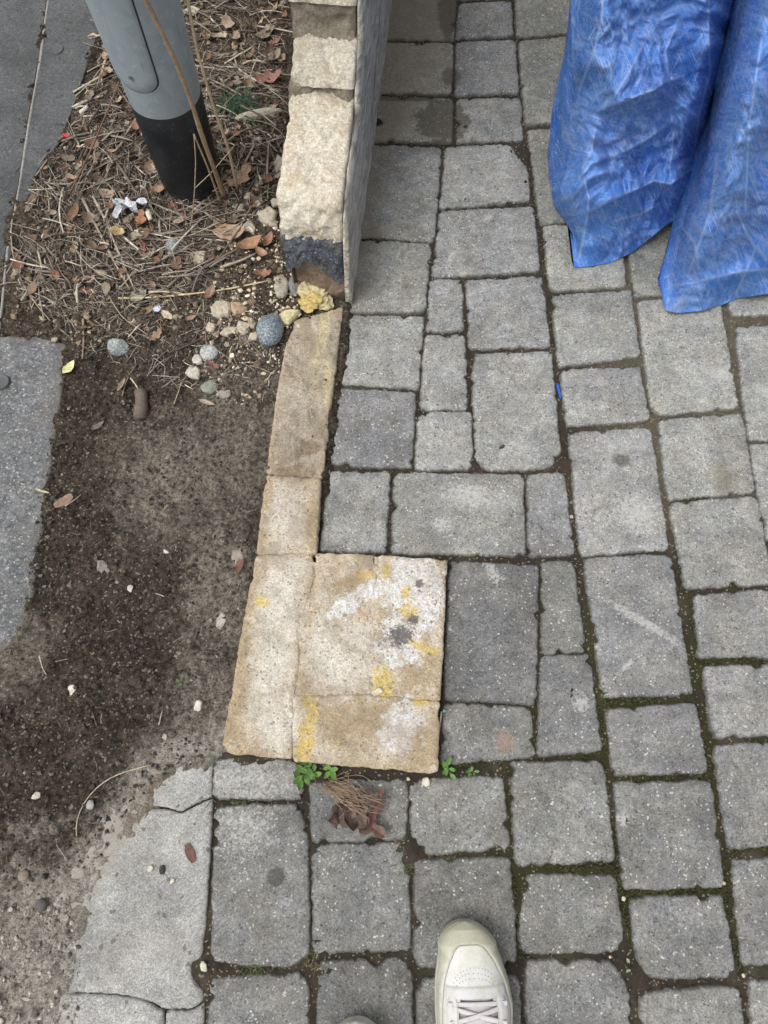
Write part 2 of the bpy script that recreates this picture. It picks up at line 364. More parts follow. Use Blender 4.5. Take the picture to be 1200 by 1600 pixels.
    c = N.mix(N.math('MULTIPLY', blk, 0.85), c, (0.085, 0.08, 0.08))
    # grit
    c = N.scale(c, N.math('MULTIPLY', N.rng(N.voro(420), 0, 1, 0.78, 1.18, False), N.rng(N.voro(850), 0, 1, 0.80, 1.18, False)))
    gd = N.math('GREATER_THAN', N.voro(300), 0.965); c = N.mix(N.math('MULTIPLY', gd, 0.6), c, (0.17, 0.12, 0.075))
    dark = N.rng(N.noise(70, 6, 0.75, N.mapping((1, 9, 3))), 0.62, 0.74); c = N.mix(N.math('MULTIPLY', dark, 0.6), c, (0.19, 0.14, 0.09))
    grime = N.rng(N.noise(15, 6, 0.7, N.mapping((6, 2, 5))), 0.46, 0.64); c = N.mix(N.math('MULTIPLY', grime, 0.5), c, (0.25, 0.19, 0.125))
    ht = N.math('ADD', N.noise(250, 6, 0.8), N.math('MULTIPLY', N.noise(60, 4), 1.2))
    return N.finish(c, 0.93, ht, 0.004, 0.8, 0.15)

def mat_wall(name, a, b, stain, samt, fleck=None):
    N = Nodes(name)
    c = N.mix(N.rng(N.noise(24, 5, 0.6), 0.3, 0.7), a, b)
    c = N.mix(N.math('MULTIPLY', N.rng(N.noise(19, 6, 0.7, N.mapping((4, 2, 7))), 0.50, 0.66), samt), c, stain)
    c = N.scale(c, N.math('MULTIPLY', N.rng(N.voro(450), 0, 1, 0.78, 1.15, False), N.rng(N.noise(160, 4, 0.8), 0.3, 0.7, 0.76, 1.15)))
    if fleck:
        f = N.rng(N.noise(170, 5, 0.85), 0.53, 0.62); c = N.mix(N.math('MULTIPLY', f, 0.75), c, fleck)
        f = N.rng(N.noise(120, 5, 0.85, N.mapping((5, 5, 5))), 0.58, 0.64); c = N.mix(N.math('MULTIPLY', f, 0.8), c, (0.012, 0.012, 0.014))
    return N.finish(c, 0.93, N.math('ADD', N.noise(230, 6, 0.8), N.math('MULTIPLY', N.noise(60, 5, 0.7), 1.4)), 0.006, 0.9, 0.15)

def mat_streak():
    N = Nodes('grey_render'); st = N.mapping((0, 0, 0), (0, 0, R(5.6)), (60, 9, 60))
    c = N.mix(N.rng(N.noise(1.6, 7, 0.72, st, 0.6), 0.34, 0.66), (0.25, 0.228, 0.19), (0.65, 0.605, 0.525))
    c = N.mix(N.math('MULTIPLY', N.rng(N.noise(14, 5, 0.7), 0.52, 0.7), 0.5), c, (0.10, 0.096, 0.09))
    c = N.mix(N.math('MULTIPLY', N.rng(N.noise(90, 5, 0.75), 0.60, 0.7), 0.5), c, (0.42, 0.40, 0.36))
    return N.finish(c, 0.85, N.noise(1.6, 8, 0.75, st, 0.6), 0.006, 0.8, 0.25)

def mat_tarp():
    N = Nodes('blue_tarp'); uv = N.attr('uvw', 'Vector')
    c = N.mix(N.rng(N.noise(6, 4), 0.3, 0.7), (0.011, 0.085, 0.38), (0.034, 0.165, 0.57))
    # rubbed, whitened plastic: broad bloom, fine scratches, weave
    bl = N.math('MULTIPLY', N.rng(N.noise(9, 6, 0.7), 0.38, 0.64), 0.45)
    c = N.mix(bl, c, (0.095, 0.26, 0.58))
    s1 = N.rng(N.noise(3.0, 7, 0.8, N.mapping((0, 0, 0), (0, 0, 0), (90, 4, 1), N.mapping((0, 0, 0), (0, 0, R(20)), (1, 1, 1), uv))), 0.53, 0.60)
    s2 = N.rng(N.noise(3.0, 7, 0.8, N.mapping((0, 0, 0), (0, 0, 0), (80, 5, 1), N.mapping((0, 0, 0), (0, 0, R(-28)), (1, 1, 1), uv))), 0.55, 0.61)
    s3 = N.rng(N.noise(3.0, 7, 0.8, N.mapping((0, 0, 0), (0, 0, 0), (85, 4, 1), N.mapping((0, 0, 0), (0, 0, R(75)), (1, 1, 1), uv))), 0.56, 0.62)
    gr = N.rng(N.noise(190, 5, 0.85, uv), 0.46, 0.66)
    sc = N.math('MULTIPLY', N.maxm(s1, s2, s3), N.rng(N.noise(22, 4, 0.7), 0.35, 0.62))
    c = N.mix(N.math('MULTIPLY', sc, 0.48), c, (0.52, 0.62, 0.80))
    c = N.mix(N.math('MULTIPLY', gr, 0.30), c, (0.33, 0.45, 0.70))
    cr = N.attr('crease', 'Fac'); c = N.mix(N.math('MULTIPLY', cr, 0.40), c, (0.48, 0.58, 0.76))
    dirt = N.math('MULTIPLY', N.rng(N.noise(15, 6, 0.75, N.mapping((5, 3, 1))), 0.56, 0.72), 0.45)
    c = N.mix(dirt, c, (0.24, 0.235, 0.24))
    wv = N.n('ShaderNodeTexWave'); wv.inputs['Scale'].default_value = 150; N.set(wv.inputs['Vector'], N.mapping((0, 0, 0), (0, 0, R(8)), (1, 1, 1), uv)); wv.inputs['Distortion'].default_value = 1.5
    wv2 = N.n('ShaderNodeTexWave'); wv2.inputs['Scale'].default_value = 150; N.set(wv2.inputs['Vector'], N.mapping((0, 0, 0), (0, 0, R(98)), (1, 1, 1), uv)); wv2.inputs['Distortion'].default_value = 1.5
    w = N.math('ADD', wv.outputs['Fac'], wv2.outputs['Fac'])
    c = N.scale(c, N.rng(w, 0.2, 1.8, 0.84, 1.14, False))
    ht = N.math('ADD', N.math('MULTIPLY', w, 0.12), N.math('ADD', N.noise(55, 6, 0.7, uv), N.math('MULTIPLY', N.noise(26, 6, 0.7, uv), 0.8)))
    N.finish(c, N.rng(N.noise(30, 4), 0.3, 0.7, 0.7, 0.85), ht, 0.004, 0.6, 0.10)
    return N.m

def mat_plain(name, src='object', rough=0.8, var=0.25, scale=120, bump=0.4, dist=0.001, spec=0.25):
    N = Nodes(name); base = N.ocol() if src == 'object' else N.attr('Col')
    c = N.scale(base, N.math('MULTIPLY', N.rng(N.noise(scale, 4, 0.65), 0.25, 0.75, 1 - var, 1 + var), N.rng(N.noise(scale * 5, 3, 0.7), 0.25, 0.75, 1 - var, 1 + var)))
    return N.finish(c, rough, N.noise(scale * 2.5, 4, 0.7), dist, bump, spec)
def mat_pebble():
    N = Nodes('speckled_stone'); base = N.ocol()
    c = N.scale(base, N.rng(N.noise(90, 4, 0.7), 0.3, 0.7, 0.75, 1.25))
    c = N.mix(N.math('MULTIPLY', N.math('GREATER_THAN', N.voro(500), 0.80), 0.5), c, (0.5, 0.52, 0.53))
    c = N.mix(N.math('MULTIPLY', N.math('GREATER_THAN', N.voro(420, N.mapping((2, 2, 2))), 0.86), 0.6), c, (0.04, 0.05, 0.06))
    return N.finish(c, 0.7, N.noise(300, 4), 0.001, 0.4, 0.3)
def mat_galv():
    N = Nodes('galvanised_paint')
    v = N.voro(60, N.mapping((0, 0, 0), (0, 0, 0), (1, 1, 0.6))); c = N.mix(N.rng(v, 0, 1, 0.0, 1.0, False), (0.225, 0.268, 0.295), (0.262, 0.305, 0.330))
    c = N.mix(N.math('MULTIPLY', N.rng(N.noise(45, 6, 0.75), 0.56, 0.68), 0.5), c, (0.42, 0.45, 0.46))
    c = N.mix(N.math('MULTIPLY', N.rng(N.noise(8, 6, 0.75, N.mapping((0, 0, 0), (0.2, 0.1, 0), (6, 6, 1.1))), 0.60, 0.70), 0.45), c, (0.085, 0.10, 0.11))
    return N.finish(c, 0.55, N.noise(140, 4), 0.0006, 0.4, 0.4)
def mat_black():
    N = Nodes('black_sleeve')
    c = N.mix(N.rng(N.noise(20, 4), 0.3, 0.7), (0.006, 0.007, 0.009), (0.014, 0.016, 0.020))
    c = N.mix(N.math('MULTIPLY', N.math('GREATER_THAN', N.voro(420), 0.982), 0.4), c, (0.10, 0.11, 0.13))
    sp = N.n('ShaderNodeSeparateXYZ'); N.t.links.new(N.pos, sp.inputs[0])
    lo = N.math('MULTIPLY', N.rng(N.math('ADD', sp.outputs[2], N.math('MULTIPLY', N.noise(70, 5, 0.7), 0.05)), 0.03, 0.075, 1.0, 0.0), 0.55)
    c = N.mix(lo, c, (0.13, 0.105, 0.08))
    return N.finish(c, 0.42, N.noise(200, 4), 0.0006, 0.3, 0.4)
def mat_shoe(name, col, dirtcol, amt, scale=35):
    N = Nodes(name)
    d = N.rng(N.noise(scale, 6, 0.7), 0.40, 0.68)
    c = N.mix(N.math('MULTIPLY', d, amt), col, dirtcol)
    sp = N.n('ShaderNodeSeparateXYZ'); N.t.links.new(N.pos, sp.inputs[0])
    toe = N.math('MULTIPLY', N.rng(N.math('ADD', sp.outputs[1], N.math('MULTIPLY', N.math('SUBTRACT', N.noise(40, 5), 0.5), 0.06)), -0.275, -0.215), amt)
    c = N.mix(toe, c, dirtcol)
    c = N.scale(c, N.rng(N.noise(400, 3, 0.8), 0.25, 0.75, 0.93, 1.06))
    return N.finish(c, 0.55, N.noise(160, 5, 0.7), 0.0008, 0.5, 0.35)

M = dict(paver=mat_paver(), joint=mat_joint(), soil=mat_soil(), stone=mat_stone(), tarp=mat_tarp(), coat=mat_streak(),
         patch=mat_concrete('patch_concrete', (0.25, 0.248, 0.24), (0.37, 0.365, 0.353), 45, 0.3, 0.35, (0.30, 0.275, 0.235), edge=0.85, edgew=0.050),
         walk=mat_concrete('sidewalk_concrete', (0.070, 0.073, 0.077), (0.112, 0.115, 0.118), 120, 0.12, 0.35, (0.072, 0.073, 0.075), edge=0.0),
         slab=mat_concrete('slab_concrete', (0.088, 0.093, 0.100), (0.178, 0.182, 0.187), 80, 0.5, 0.35, (0.15, 0.125, 0.095), aggr=True),
         cream=mat_wall('broken_brick_cream', (0.76, 0.665, 0.515), (0.86, 0.80, 0.68), (0.66, 0.49, 0.30), 0.40),
         greym=mat_wall('old_mortar_grey', (0.30, 0.26, 0.205), (0.43, 0.375, 0.30), (0.20, 0.14, 0.085), 0.6),
         slate=mat_wall('slate_paint', (0.055, 0.068, 0.090), (0.15, 0.165, 0.19), (0.38, 0.35, 0.30), 0.5, (0.42, 0.41, 0.40)),
         brown=mat_wall('brown_brick', (0.19, 0.135, 0.095), (0.30, 0.225, 0.165), (0.36, 0.29, 0.23), 0.5),
         plain=mat_plain('plain_matter'), vcol=mat_plain('litter_matter', 'attr'), pebble=mat_pebble(), galv=mat_galv(), black=mat_black(),
         leaf=mat_plain('leaf_matter', 'object', 0.6, 0.3, 90, 0.5, 0.001, 0.3),
         smooth=mat_plain('smooth_matter', 'object', 0.5, 0.08, 60, 0.1),
         leather=mat_shoe('shoe_leather', (0.60, 0.60, 0.60), (0.46, 0.45, 0.35), 0.65), sole=mat_shoe('shoe_rubber', (0.52, 0.515, 0.465), (0.36, 0.35, 0.25), 0.75, 60),
         lace=mat_shoe('shoe_lace', (0.52, 0.50, 0.50), (0.38, 0.36, 0.34), 0.4, 90))

# ------------------------------------------------------------------ stones with worn outlines
def rough_outline(poly, rad, step, amp, seed, chip=0.0):
    P = [Vector(p) for p in poly]; n = len(P)
    A = sum(P[i].x * P[(i + 1) % n].y - P[(i + 1) % n].x * P[i].y for i in range(n))
    if A < 0: P.reverse()
    rr = random.Random(seed); pts = []
    for i in range(n):
        a, b, c = P[i - 1], P[i], P[(i + 1) % n]
        r = rad * rr.uniform(0.75, 1.7)
        l1 = min(r, (a - b).length * 0.42); l2 = min(r, (c - b).length * 0.42)
        p0 = b + (a - b).normalized() * l1; p2 = b + (c - b).normalized() * l2
        for k in range(7):
            t = k / 6; pts.append(p0 * (1 - t) ** 2 + b * (2 * t * (1 - t)) + p2 * t * t)
    q = np.array([tuple(p) for p in pts]); q = np.vstack([q, q[:1]])
    seg = np.hypot(*np.diff(q, axis=0).T); L = np.concatenate([[0], np.cumsum(seg)])
    m = max(24, int(L[-1] / step)); s = np.linspace(0, L[-1], m, endpoint=False)
    O = np.stack([np.interp(s, L, q[:, 0]), np.interp(s, L, q[:, 1])], 1)
    for _ in range(2): T = np.roll(O, -1, 0) - np.roll(O, 1, 0)
    T /= np.linalg.norm(T, axis=1)[:, None] + 1e-9; Nn = np.stack([-T[:, 1], T[:, 0]], 1)      # inward
    d = amp * (0.9 * fbm(O[:, 0], O[:, 1], 22, 2, seed) + 0.8 * fbm(O[:, 0], O[:, 1], 110, 3, seed + 5, 0.7)) + amp * 0.35
    if chip: d += chip * np.clip(fbm(O[:, 0], O[:, 1], 34, 2, seed + 9) - 0.32, 0, 1)
    return O + Nn * d[:, None], Nn
def stone_mesh(name, poly, ztop, zbot, rad=0.010, step=0.004, amp=0.0016, seed=0, rel=0.0010, prof=None, chip=0.0, inner=6, relf=20, relfun=None):
    O, Nn = rough_outline(poly, rad, step, amp, seed, chip); m = len(O)
    prof = prof or [(0.0, zbot - ztop), (0.0, -0.010), (0.0012, -0.0048), (0.003, -0.0018), (0.0055, -0.0004)]
    rings, edge = [], []
    for ins, dz in prof:
        xy = O + Nn * ins
        z = np.full(m, ztop + dz)
        if dz > -0.011: z = z + 0.0012 * fbm(xy[:, 0], xy[:, 1], 90, 2, seed + 3) + rel * fbm(xy[:, 0], xy[:, 1], relf, 4, seed + 1)
        rings.append(np.column_stack([xy, z])); edge.append(np.full(m, max(ins, 0)))
    if inner == 0:
        V = np.vstack(rings); nr = len(rings); i = np.arange(m); j = (i + 1) % m; F = []
        for r in range(nr - 1): F += np.stack([r * m + i, r * m + j, (r + 1) * m + j, (r + 1) * m + i], 1).tolist()
        F += [[(nr - 1) * m + a for a in t] for t in tessellate_polygon([[Vector((p[0], p[1], 0)) for p in rings[-1]]])]
        c3 = np.array([O[:, 0].mean(), O[:, 1].mean(), 0.0]); return mesh_np(name, V - c3, F, False, {'edge': np.concatenate(edge)}), c3
    base = O + Nn * prof[-1][0]; cen = base.mean(0); rmin = np.median(np.linalg.norm(base - cen, axis=1))
    sm = base.copy()
    for _ in range(14): sm = (np.roll(sm, 1, 0) + 2 * sm + np.roll(sm, -1, 0)) / 4
    for k in range(1, inner + 1):
        if k == 1: base = base * .4 + sm * .6
        if k == 2: base = sm
        f = 1 - k / (inner + 0.6); xy = cen + (base - cen) * f
        z = ztop + rel * fbm(xy[:, 0], xy[:, 1], relf, 4, seed + 1)
        rings.append(np.column_stack([xy, z])); edge.append(np.full(m, prof[-1][0] + rmin * (1 - f)))
    nr = len(rings); V = np.vstack(rings + [np.array([[cen[0], cen[1], ztop + rel * float(fbm(cen[0], cen[1], relf, 4, seed + 1))]])])
    E = np.concatenate(edge + [np.array([rmin])])
    if relfun is not None:
        top = V[:, 2] > zbot + 1e-5; V[:, 2] += np.where(top, relfun(V[:, 0], V[:, 1]), 0)
    i = np.arange(m); j = (i + 1) % m; F = []
    for r in range(nr - 1):
        F.append(np.stack([r * m + i, r * m + j, (r + 1) * m + j, (r + 1) * m + i], 1))
    F = np.vstack(F).tolist() + [[(nr - 1) * m + a, (nr - 1) * m + b, nr * m] for a, b in zip(i.tolist(), j.tolist())]
    c3 = np.array([cen[0], cen[1], 0.0])
    return mesh_np(name, V - c3, F, True, {'edge': E}), c3

# ------------------------------------------------------------------ big ground sheet
def g_sheet():
    n = 41; u = np.linspace(-25, 25, n); X, Y = np.meshgrid(u, u, indexing='ij')
    V = np.stack([X.ravel(), Y.ravel(), np.full(X.size, -0.055)], 1)
    o = obj('ground', mesh_np('ground', V, grid_faces(n, n)), M['soil']); tag(o, kind='structure')
g_sheet()

# ------------------------------------------------------------------ paver pavement
WALL_ANG = R(5.6)
joint_area = (-0.42, 1.75, -1.15, 2.75)
def joint_bed():
    x = np.arange(joint_area[0], joint_area[1], 0.0055); y = np.arange(joint_area[2], joint_area[3], 0.0055)
    X, Y = np.meshgrid(x, y, indexing='ij')
    Z = -0.0066 + 0.0030 * fbm(X, Y, 14, 3, 21) + 0.0040 * fbm(X, Y, 75, 3, 31, 0.7)
    # soil heaped at the foot of the pier base, where paving and pier do not meet
    Z = np.where((X < at(328, 1400).x) & (Y < 0.05), np.minimum(Z, -0.004), Z)
    for px, py, sx, sy, h in ((560, 1204, 0.11, 0.018, 0.013), (400, 1186, 0.06, 0.014, 0.009), (640, 1330, 0.018, 0.03, 0.007), (330, 1515, 0.035, 0.02, 0.006), (975, 1510, 0.03, 0.03, 0.004), (505, 1510, 0.02, 0.05, 0.003), (810, 240, 0.035, 0.035, 0.007), (725, 190, 0.02, 0.04, 0.005), (600, 1202, 0.03, 0.02, 0.005)):
        c = at(px, py); Z += h * np.exp(-((X - c.x) / sx) ** 2 - ((Y - c.y) / sy) ** 2)
    V = np.stack([X.ravel(), Y.ravel(), Z.ravel()], 1)
    return mesh_np('paver_pavement', V, grid_faces(len(x), len(y)))
pave = obj('paver_pavement', joint_bed(), M['joint']); tag(pave, kind='structure')

# pixel outlines of every paving stone the photograph shows, with its own tone
G = 0.235
PAV = [
 ([(590,-60),(718,-60),(709,63),(575,58)],.20,.9), ([(722,-90),(797,-95),(798,-6),(718,-2)],.24,1), ([(717,5),(799,0),(803,55),(711,61)],.225,1),
 ([(803,-70),(900,-75),(905,48),(807,59)],.20,.95), ([(582,66),(709,68),(706,147),(572,144)],.25,.9), ([(713,64),(806,61),(811,144),(710,150)],.215,1),
 ([(810,63),(930,52),(938,182),(821,197)],.235,.94), ([(570,150),(708,153),(707,222),(562,218)],.235,.9), ([(714,154),(813,152),(818,218),(713,223)],.265,.97),
 ([(824,203),(935,192),(945,343),(845,349)],.245,.93), ([(563,223),(690,231),(679,378),(551,367)],.235,.96), ([(697,228),(793,224),(824,262),(829,312),(686,326)],.275,.97),
 ([(688,329),(834,322),(845,423),(674,433)],.265,.99), ([(556,374),(675,381),(664,488),(541,487)],.275,.94), ([(672,437),(722,434),(725,516),(667,518)],.265,.99),
 ([(729,437),(847,429),(860,541),(733,545)],.25,1.0), ([(848,352),(968,345),(979,447),(860,455)],.29,.93), ([(975,348),(1110,338),(1118,458),(992,463)],.255,.93),
 ([(541,490),(663,494),(655,607),(530,600)],.265,.97), ([(664,523),(727,521),(731,640),(656,640)],.275,.99), ([(744,552),(862,547),(877,708),(858,732),(762,735),(743,713),(738,590)],.275,.98),
 ([(863,461),(986,451),(1001,556),(873,573)],.285,.97), ([(874,577),(1000,572),(1016,656),(887,667)],.285,1), ([(996,468),(1125,462),(1156,637),(1035,648),(1016,632)],.315,.95),
 ([(1130,392),(1262,382),(1272,486),(1142,495)],.30,.95), ([(1150,511),(1282,501),(1302,680),(1168,688)],.29,.97), ([(1029,656),(1160,645),(1181,769),(1043,781)],.275,.96),
 ([(1172,694),(1307,684),(1330,830),(1197,843)],.29,.97), ([(521,605),(651,612),(643,731),(512,725)],.205,1.03), ([(654,643),(737,643),(738,733),(648,735)],.285,.98),
 ([(889,676),(1018,667),(1046,858),(907,868)],.275,1), ([(512,736),(609,737),(604,864),(499,862)],.265,.98), ([(616,738),(818,740),(822,868),(611,865)],.255,.97),
 ([(824,741),(881,737),(899,866),(826,871)],.235,1.02), ([(1046,785),(1185,774),(1208,912),(1072,920)],.275,.97), ([(1202,848),(1335,838),(1350,898),(1215,908)],.275,.97),
 ([(702,876),(842,883),(838,1101),(693,1093)],.175,1.02), ([(847,877),(895,875),(918,1018),(846,1021)],.21,.96), ([(912,872),(1048,866),(1084,1086),(942,1090)],.235,1.02),
 ([(1083,929),(1212,920),(1232,1028),(1092,1028)],.245,1), ([(846,1024),(922,1022),(941,1172),(840,1183)],.195,1.02), ([(695,1096),(830,1106),(836,1182),(686,1195)],.205,.98),
 ([(949,1108),(1088,1098),(1107,1207),(957,1212)],.21,1.02), ([(1100,1042),(1237,1036),(1257,1145),(1114,1153)],.24,1.01), ([(1115,1165),(1257,1158),(1280,1318),(1138,1327)],.215,1.01),
 ([(798,1190),(943,1190),(962,1347),(805,1354)],.215,.98), ([(960,1223),(1112,1220),(1133,1386),(974,1391)],.215,1), ([(824,1366),(962,1368),(977,1487),(818,1490),(810,1450)],.20,.98),
 ([(984,1403),(1130,1399),(1151,1527),(1015,1529),(990,1480)],.215,1.01), ([(1142,1345),(1287,1335),(1305,1505),(1160,1508)],.215,1), ([(823,1500),(953,1500),(982,1545),(990,1660),(820,1660)],.20,1),
 ([(1000,1553),(1155,1540),(1175,1680),(1000,1690)],.25,.97), ([(1168,1530),(1320,1520),(1335,1690),(1185,1690)],.235,.98), ([(640,1218),(786,1211),(797,1327),(670,1336),(642,1312)],.205,.98),
 ([(648,1345),(797,1341),(808,1490),(800,1508),(660,1512),(648,1495)],.185,.98), ([(652,1530),(812,1525),(815,1680),(652,1690)],.185,.98), ([(484,1222),(637,1215),(636,1311),(488,1317)],.195,.98),
 ([(488,1321),(637,1316),(643,1484),(489,1491)],.21,.99), ([(335,1262),(465,1257),(481,1300),(484,1493),(445,1512),(330,1503)],.205,.99), ([(334,1186),(462,1186),(476,1235),(468,1250),(333,1246)],.24,.99),
 ([(497,1503),(630,1498),(644,1525),(645,1690),(495,1690)],.19,.99), ([(328,1528),(470,1521),(481,1545),(480,1690),(322,1690)],.205,.99),
]
def add_paver(poly, tone, warm, seed):
    rr = random.Random(seed); tone = (0.232 + (tone - 0.235) * 1.2) * rr.uniform(.94, 1.06)
    cx = sum(p[0] for p in poly) / len(poly); cy = sum(p[1] for p in poly) / len(poly)
    poly = [(x + 0.0038 * np.sign(x - cx), y + 0.0038 * np.sign(y - cy)) for x, y in poly]
    me, c = stone_mesh('paver', poly, rr.uniform(-0.0012, 0.0012), -0.045, rad=0.013, step=0.0038, amp=0.0020, seed=seed, rel=0.0008, chip=0.014)
    o = obj('paver', me, M['paver'], pave, (tone * 0.985, tone * 0.995, tone * (warm - 0.005)), tuple(c))
    o.rotation_euler = (R(rr.uniform(-.25, .25)), R(rr.uniform(-.25, .25)), 0)
for i, (pts, tone, warm) in enumerate(PAV): add_paver(pxpoly(pts), tone, warm, 100 + i)
# the paving carries on past the picture: rows of the same stones
rr = random.Random(3); seed = 500
seen = [pxpoly(p) for p, _, _ in PAV]
frame = pxpoly([(-5,-95),(1195,-95),(1335,300),(1335,1690),(-5,1690)])
def clear(q):
    c = (sum(a[0] for a in q) / 4, sum(a[1] for a in q) / 4)
    t = list(q) + [((a[0] + c[0]) / 2, (a[1] + c[1]) / 2) for a in q] + [c] + [((q[k][0] + q[(k + 1) % 4][0]) / 2, (q[k][1] + q[(k + 1) % 4][1]) / 2) for k in range(4)]
    xs = np.array([a[0] for a in t]); ys = np.array([a[1] for a in t])
    return not any(in_poly(xs, ys, s).any() for s in seen)
y = -1.1
col_x = -0.27
while col_x < 1.65:
    w = rr.choice([0.13, 0.145, 0.16]); y = -1.1 + rr.uniform(0, 0.1)
    while y < 2.65:
        h = rr.choice([0.12, 0.145, 0.17, 0.2])
        sh = 0.05 * (y - 0.5) * 0
        q = [(col_x + 0.004 + sh, y + 0.004), (col_x + w - 0.004 + sh, y + 0.004), (col_x + w - 0.004 + sh, y + h - 0.004), (col_x + 0.004 + sh, y + h - 0.004)]
        cx, cy = col_x + w / 2, y + h / 2
        vis = bool(in_poly(np.array([cx]), np.array([cy]), frame)[0]); wallside = cx < -0.10 + 0.098 * (cy - 0.94) + 0.09 and cy > 0.2
        if clear(q) and not wallside and (not vis or cx > 0.62 or cy > 1.05):
            add_paver(q, rr.uniform(.19, .27), rr.uniform(.95, 1.0), seed); seed += 1
        y += h
    col_x += w

# ------------------------------------------------------------------ slabs and soil on the left
walkA = pxpoly([(-700,-420),(75,-420),(75,0),(63,90),(47,180),(30.3,290),(11.4,392),(-8,520),(-700,520)])
walkB = pxpoly([(76,-420),(330,-420),(190,0),(152,60),(120,160),(95,225),(60,270),(42,330),(20,400),(9,430),(11.8,395),(30.7,290),(47.6,180),(63.6,90),(75.6,0)])
slabP = pxpoly([(-500,524),(60,526),(106,538),(99,610),(89,690),(76,770),(66,850),(54,930),(38,990),(8,1020),(-40,1040),(-500,1040)])
patchP = pxpoly([(440,1176),(300,1175),(262,1182),(228,1215),(205,1260),(165,1335),(118,1395),(85,1480),(70,1700),(440,1700)])
patchL = pxpoly([(345,1165),(300,1168),(262,1176),(225,1208),(200,1258),(160,1332),(112,1392),(78,1480),(62,1740)])
def soil_h(x, y):
    x = np.asarray(x, float); y = np.asarray(y, float)
    z = 0.004 + 0.004 * fbm(x, y, 5, 3, 51) + 0.0058 * fbm(x, y, 22, 3, 61) + 0.0042 * fbm(x, y, 90, 3, 71, 0.7) + 0.010 * np.clip(fbm(x, y, 34, 2, 66) - 0.30, 0, 1)
    for px, py, sx, sy, h in ((250, 380, 0.25, 0.20, 0.012), (330, 290, 0.12, 0.12, 0.010), (400, 120, 0.2, 0.3, 0.008), (395, 470, 0.06, 0.08, 0.012), (200, 1050, 0.15, 0.15, 0.004)):
        c = at(px, py); z = z + h * np.exp(-((x - c.x) / sx) ** 2 - ((y - c.y) / sy) ** 2)
    for poly, drop, w in ((walkA, 0.03, 0.025), (walkB, 0.03, 0.03), (slabP, 0.022, 0.030), (patchP, 0.024, 0.075)):
        s = poly_sd(x, y, poly); z = z - drop * sstep(0.002, w, s + 0.011 * fbm(x, y, 18, 3, 81))
    # trodden crumbs of cement in the lower left corner, dip at the footing
    z = z - 0.03 * sstep(-0.32, -0.22, x - 0.03 * sstep(0.2, 1.0, y)) * sstep(0.10, -0.02, y)
    return z
def soil_sheet():
    x = np.arange(-1.62, -0.06, 0.0042); y = np.arange(-1.05, 2.5, 0.0046)
    X, Y = np.meshgrid(x, y, indexing='ij'); Z = soil_h(X, Y)
    # keep it under the paving
    lim = sstep(-0.17, -0.12, X - 0.098 * np.maximum(Y - 0.0, 0) + 0.13 * sstep(0.30, -0.15, Y) )
    Z = Z - 0.04 * lim
    global SG; SG = (x[0], y[0], Z)
    V = np.stack([X.ravel(), Y.ravel(), Z.ravel()], 1)
    d = np.full(X.shape, 1e9)
    for (x1, y1), (x2, y2) in zip(patchL[:-1], patchL[1:]):
        t = np.clip(((X - x1) * (x2 - x1) + (Y - y1) * (y2 - y1)) / ((x2 - x1) ** 2 + (y2 - y1) ** 2), 0, 1); d = np.minimum(d, np.hypot(X - x1 - t * (x2 - x1), Y - y1 - t * (y2 - y1)))
    dust = np.clip(np.exp(-d / 0.035) + 0.25 * fbm(X, Y, 30, 4, 95) * np.exp(-d / 0.07), 0, 1)
    return mesh_np('soil', V, grid_faces(len(x), len(y)), True, {'dust': dust.ravel()})
soil = obj('soil', soil_sheet(), M['soil']); tag(soil, kind='structure')
def sz(x, y):
    i = min(max((x - SG[0]) / 0.0042, 0), SG[2].shape[0] - 2); j = min(max((y - SG[1]) / 0.0046, 0), SG[2].shape[1] - 2)
    a, b = int(i), int(j); u, v = i - a, j - b; Z = SG[2]
    return float((Z[a, b] * (1 - u) + Z[a + 1, b] * u) * (1 - v) + (Z[a, b + 1] * (1 - u) + Z[a + 1, b + 1] * u) * v)
def ground_px(px, py, dz=0.0):
    p = at(px, py, 0.006); z = sz(p.x, p.y); p = at(px, py, z); p.z = z + dz; return p

sidewalk = empty('sidewalk'); tag(sidewalk, kind='structure')
FL = [(0.0, -0.06), (0.0, -0.006), (0.002, -0.002), (0.006, -0.0003)]
for P, s in ((walkA, 1), (walkB, 2)):
    me, c = stone_mesh('slab', P, 0.006, -0.06, rad=0.002, step=0.008, amp=0.0003, seed=s, rel=0.0006, prof=[(0, -0.06), (0, -0.0015), (0.001, 0)], inner=0)
    obj('slab', me, M['walk'], sidewalk, loc=tuple(c))
jp = [(75.3,-420),(75.3,-200),(75.3,0),(69,45),(63.3,90),(55.5,135),(47.3,180),(38.8,235),(30.5,290),(21,341),(11.6,392),(-1,515)]
V, F = [], []
for k, (a, b) in enumerate(jp):
    for dx, dz in ((-2.2, -.002), (-1.6, .0010), (0, .0016), (1.6, .0010), (2.2, -.002)):
        p = at(a + dx * (1.0 + .25 * math.sin(k * 2.1)), b, .006); V.append((p.x, p.y, .006 + dz))
obj('joint_sealant', mesh_np('joint_sealant', V, grid_faces(len(jp), 5)[:, ::-1].copy()), M['plain'], sidewalk, (0.25, 0.245, 0.235))
slab = empty('concrete_slab'); tag(slab, kind='structure')
me, c = stone_mesh('slab', slabP, 0.0045, -0.06, rad=0.006, step=0.006, amp=0.0012, seed=5, rel=0.0012, prof=FL, inner=16)
obj('slab', me, M['slab'], slab, loc=tuple(c))
patch = empty('concrete_patch'); tag(patch, kind='structure')
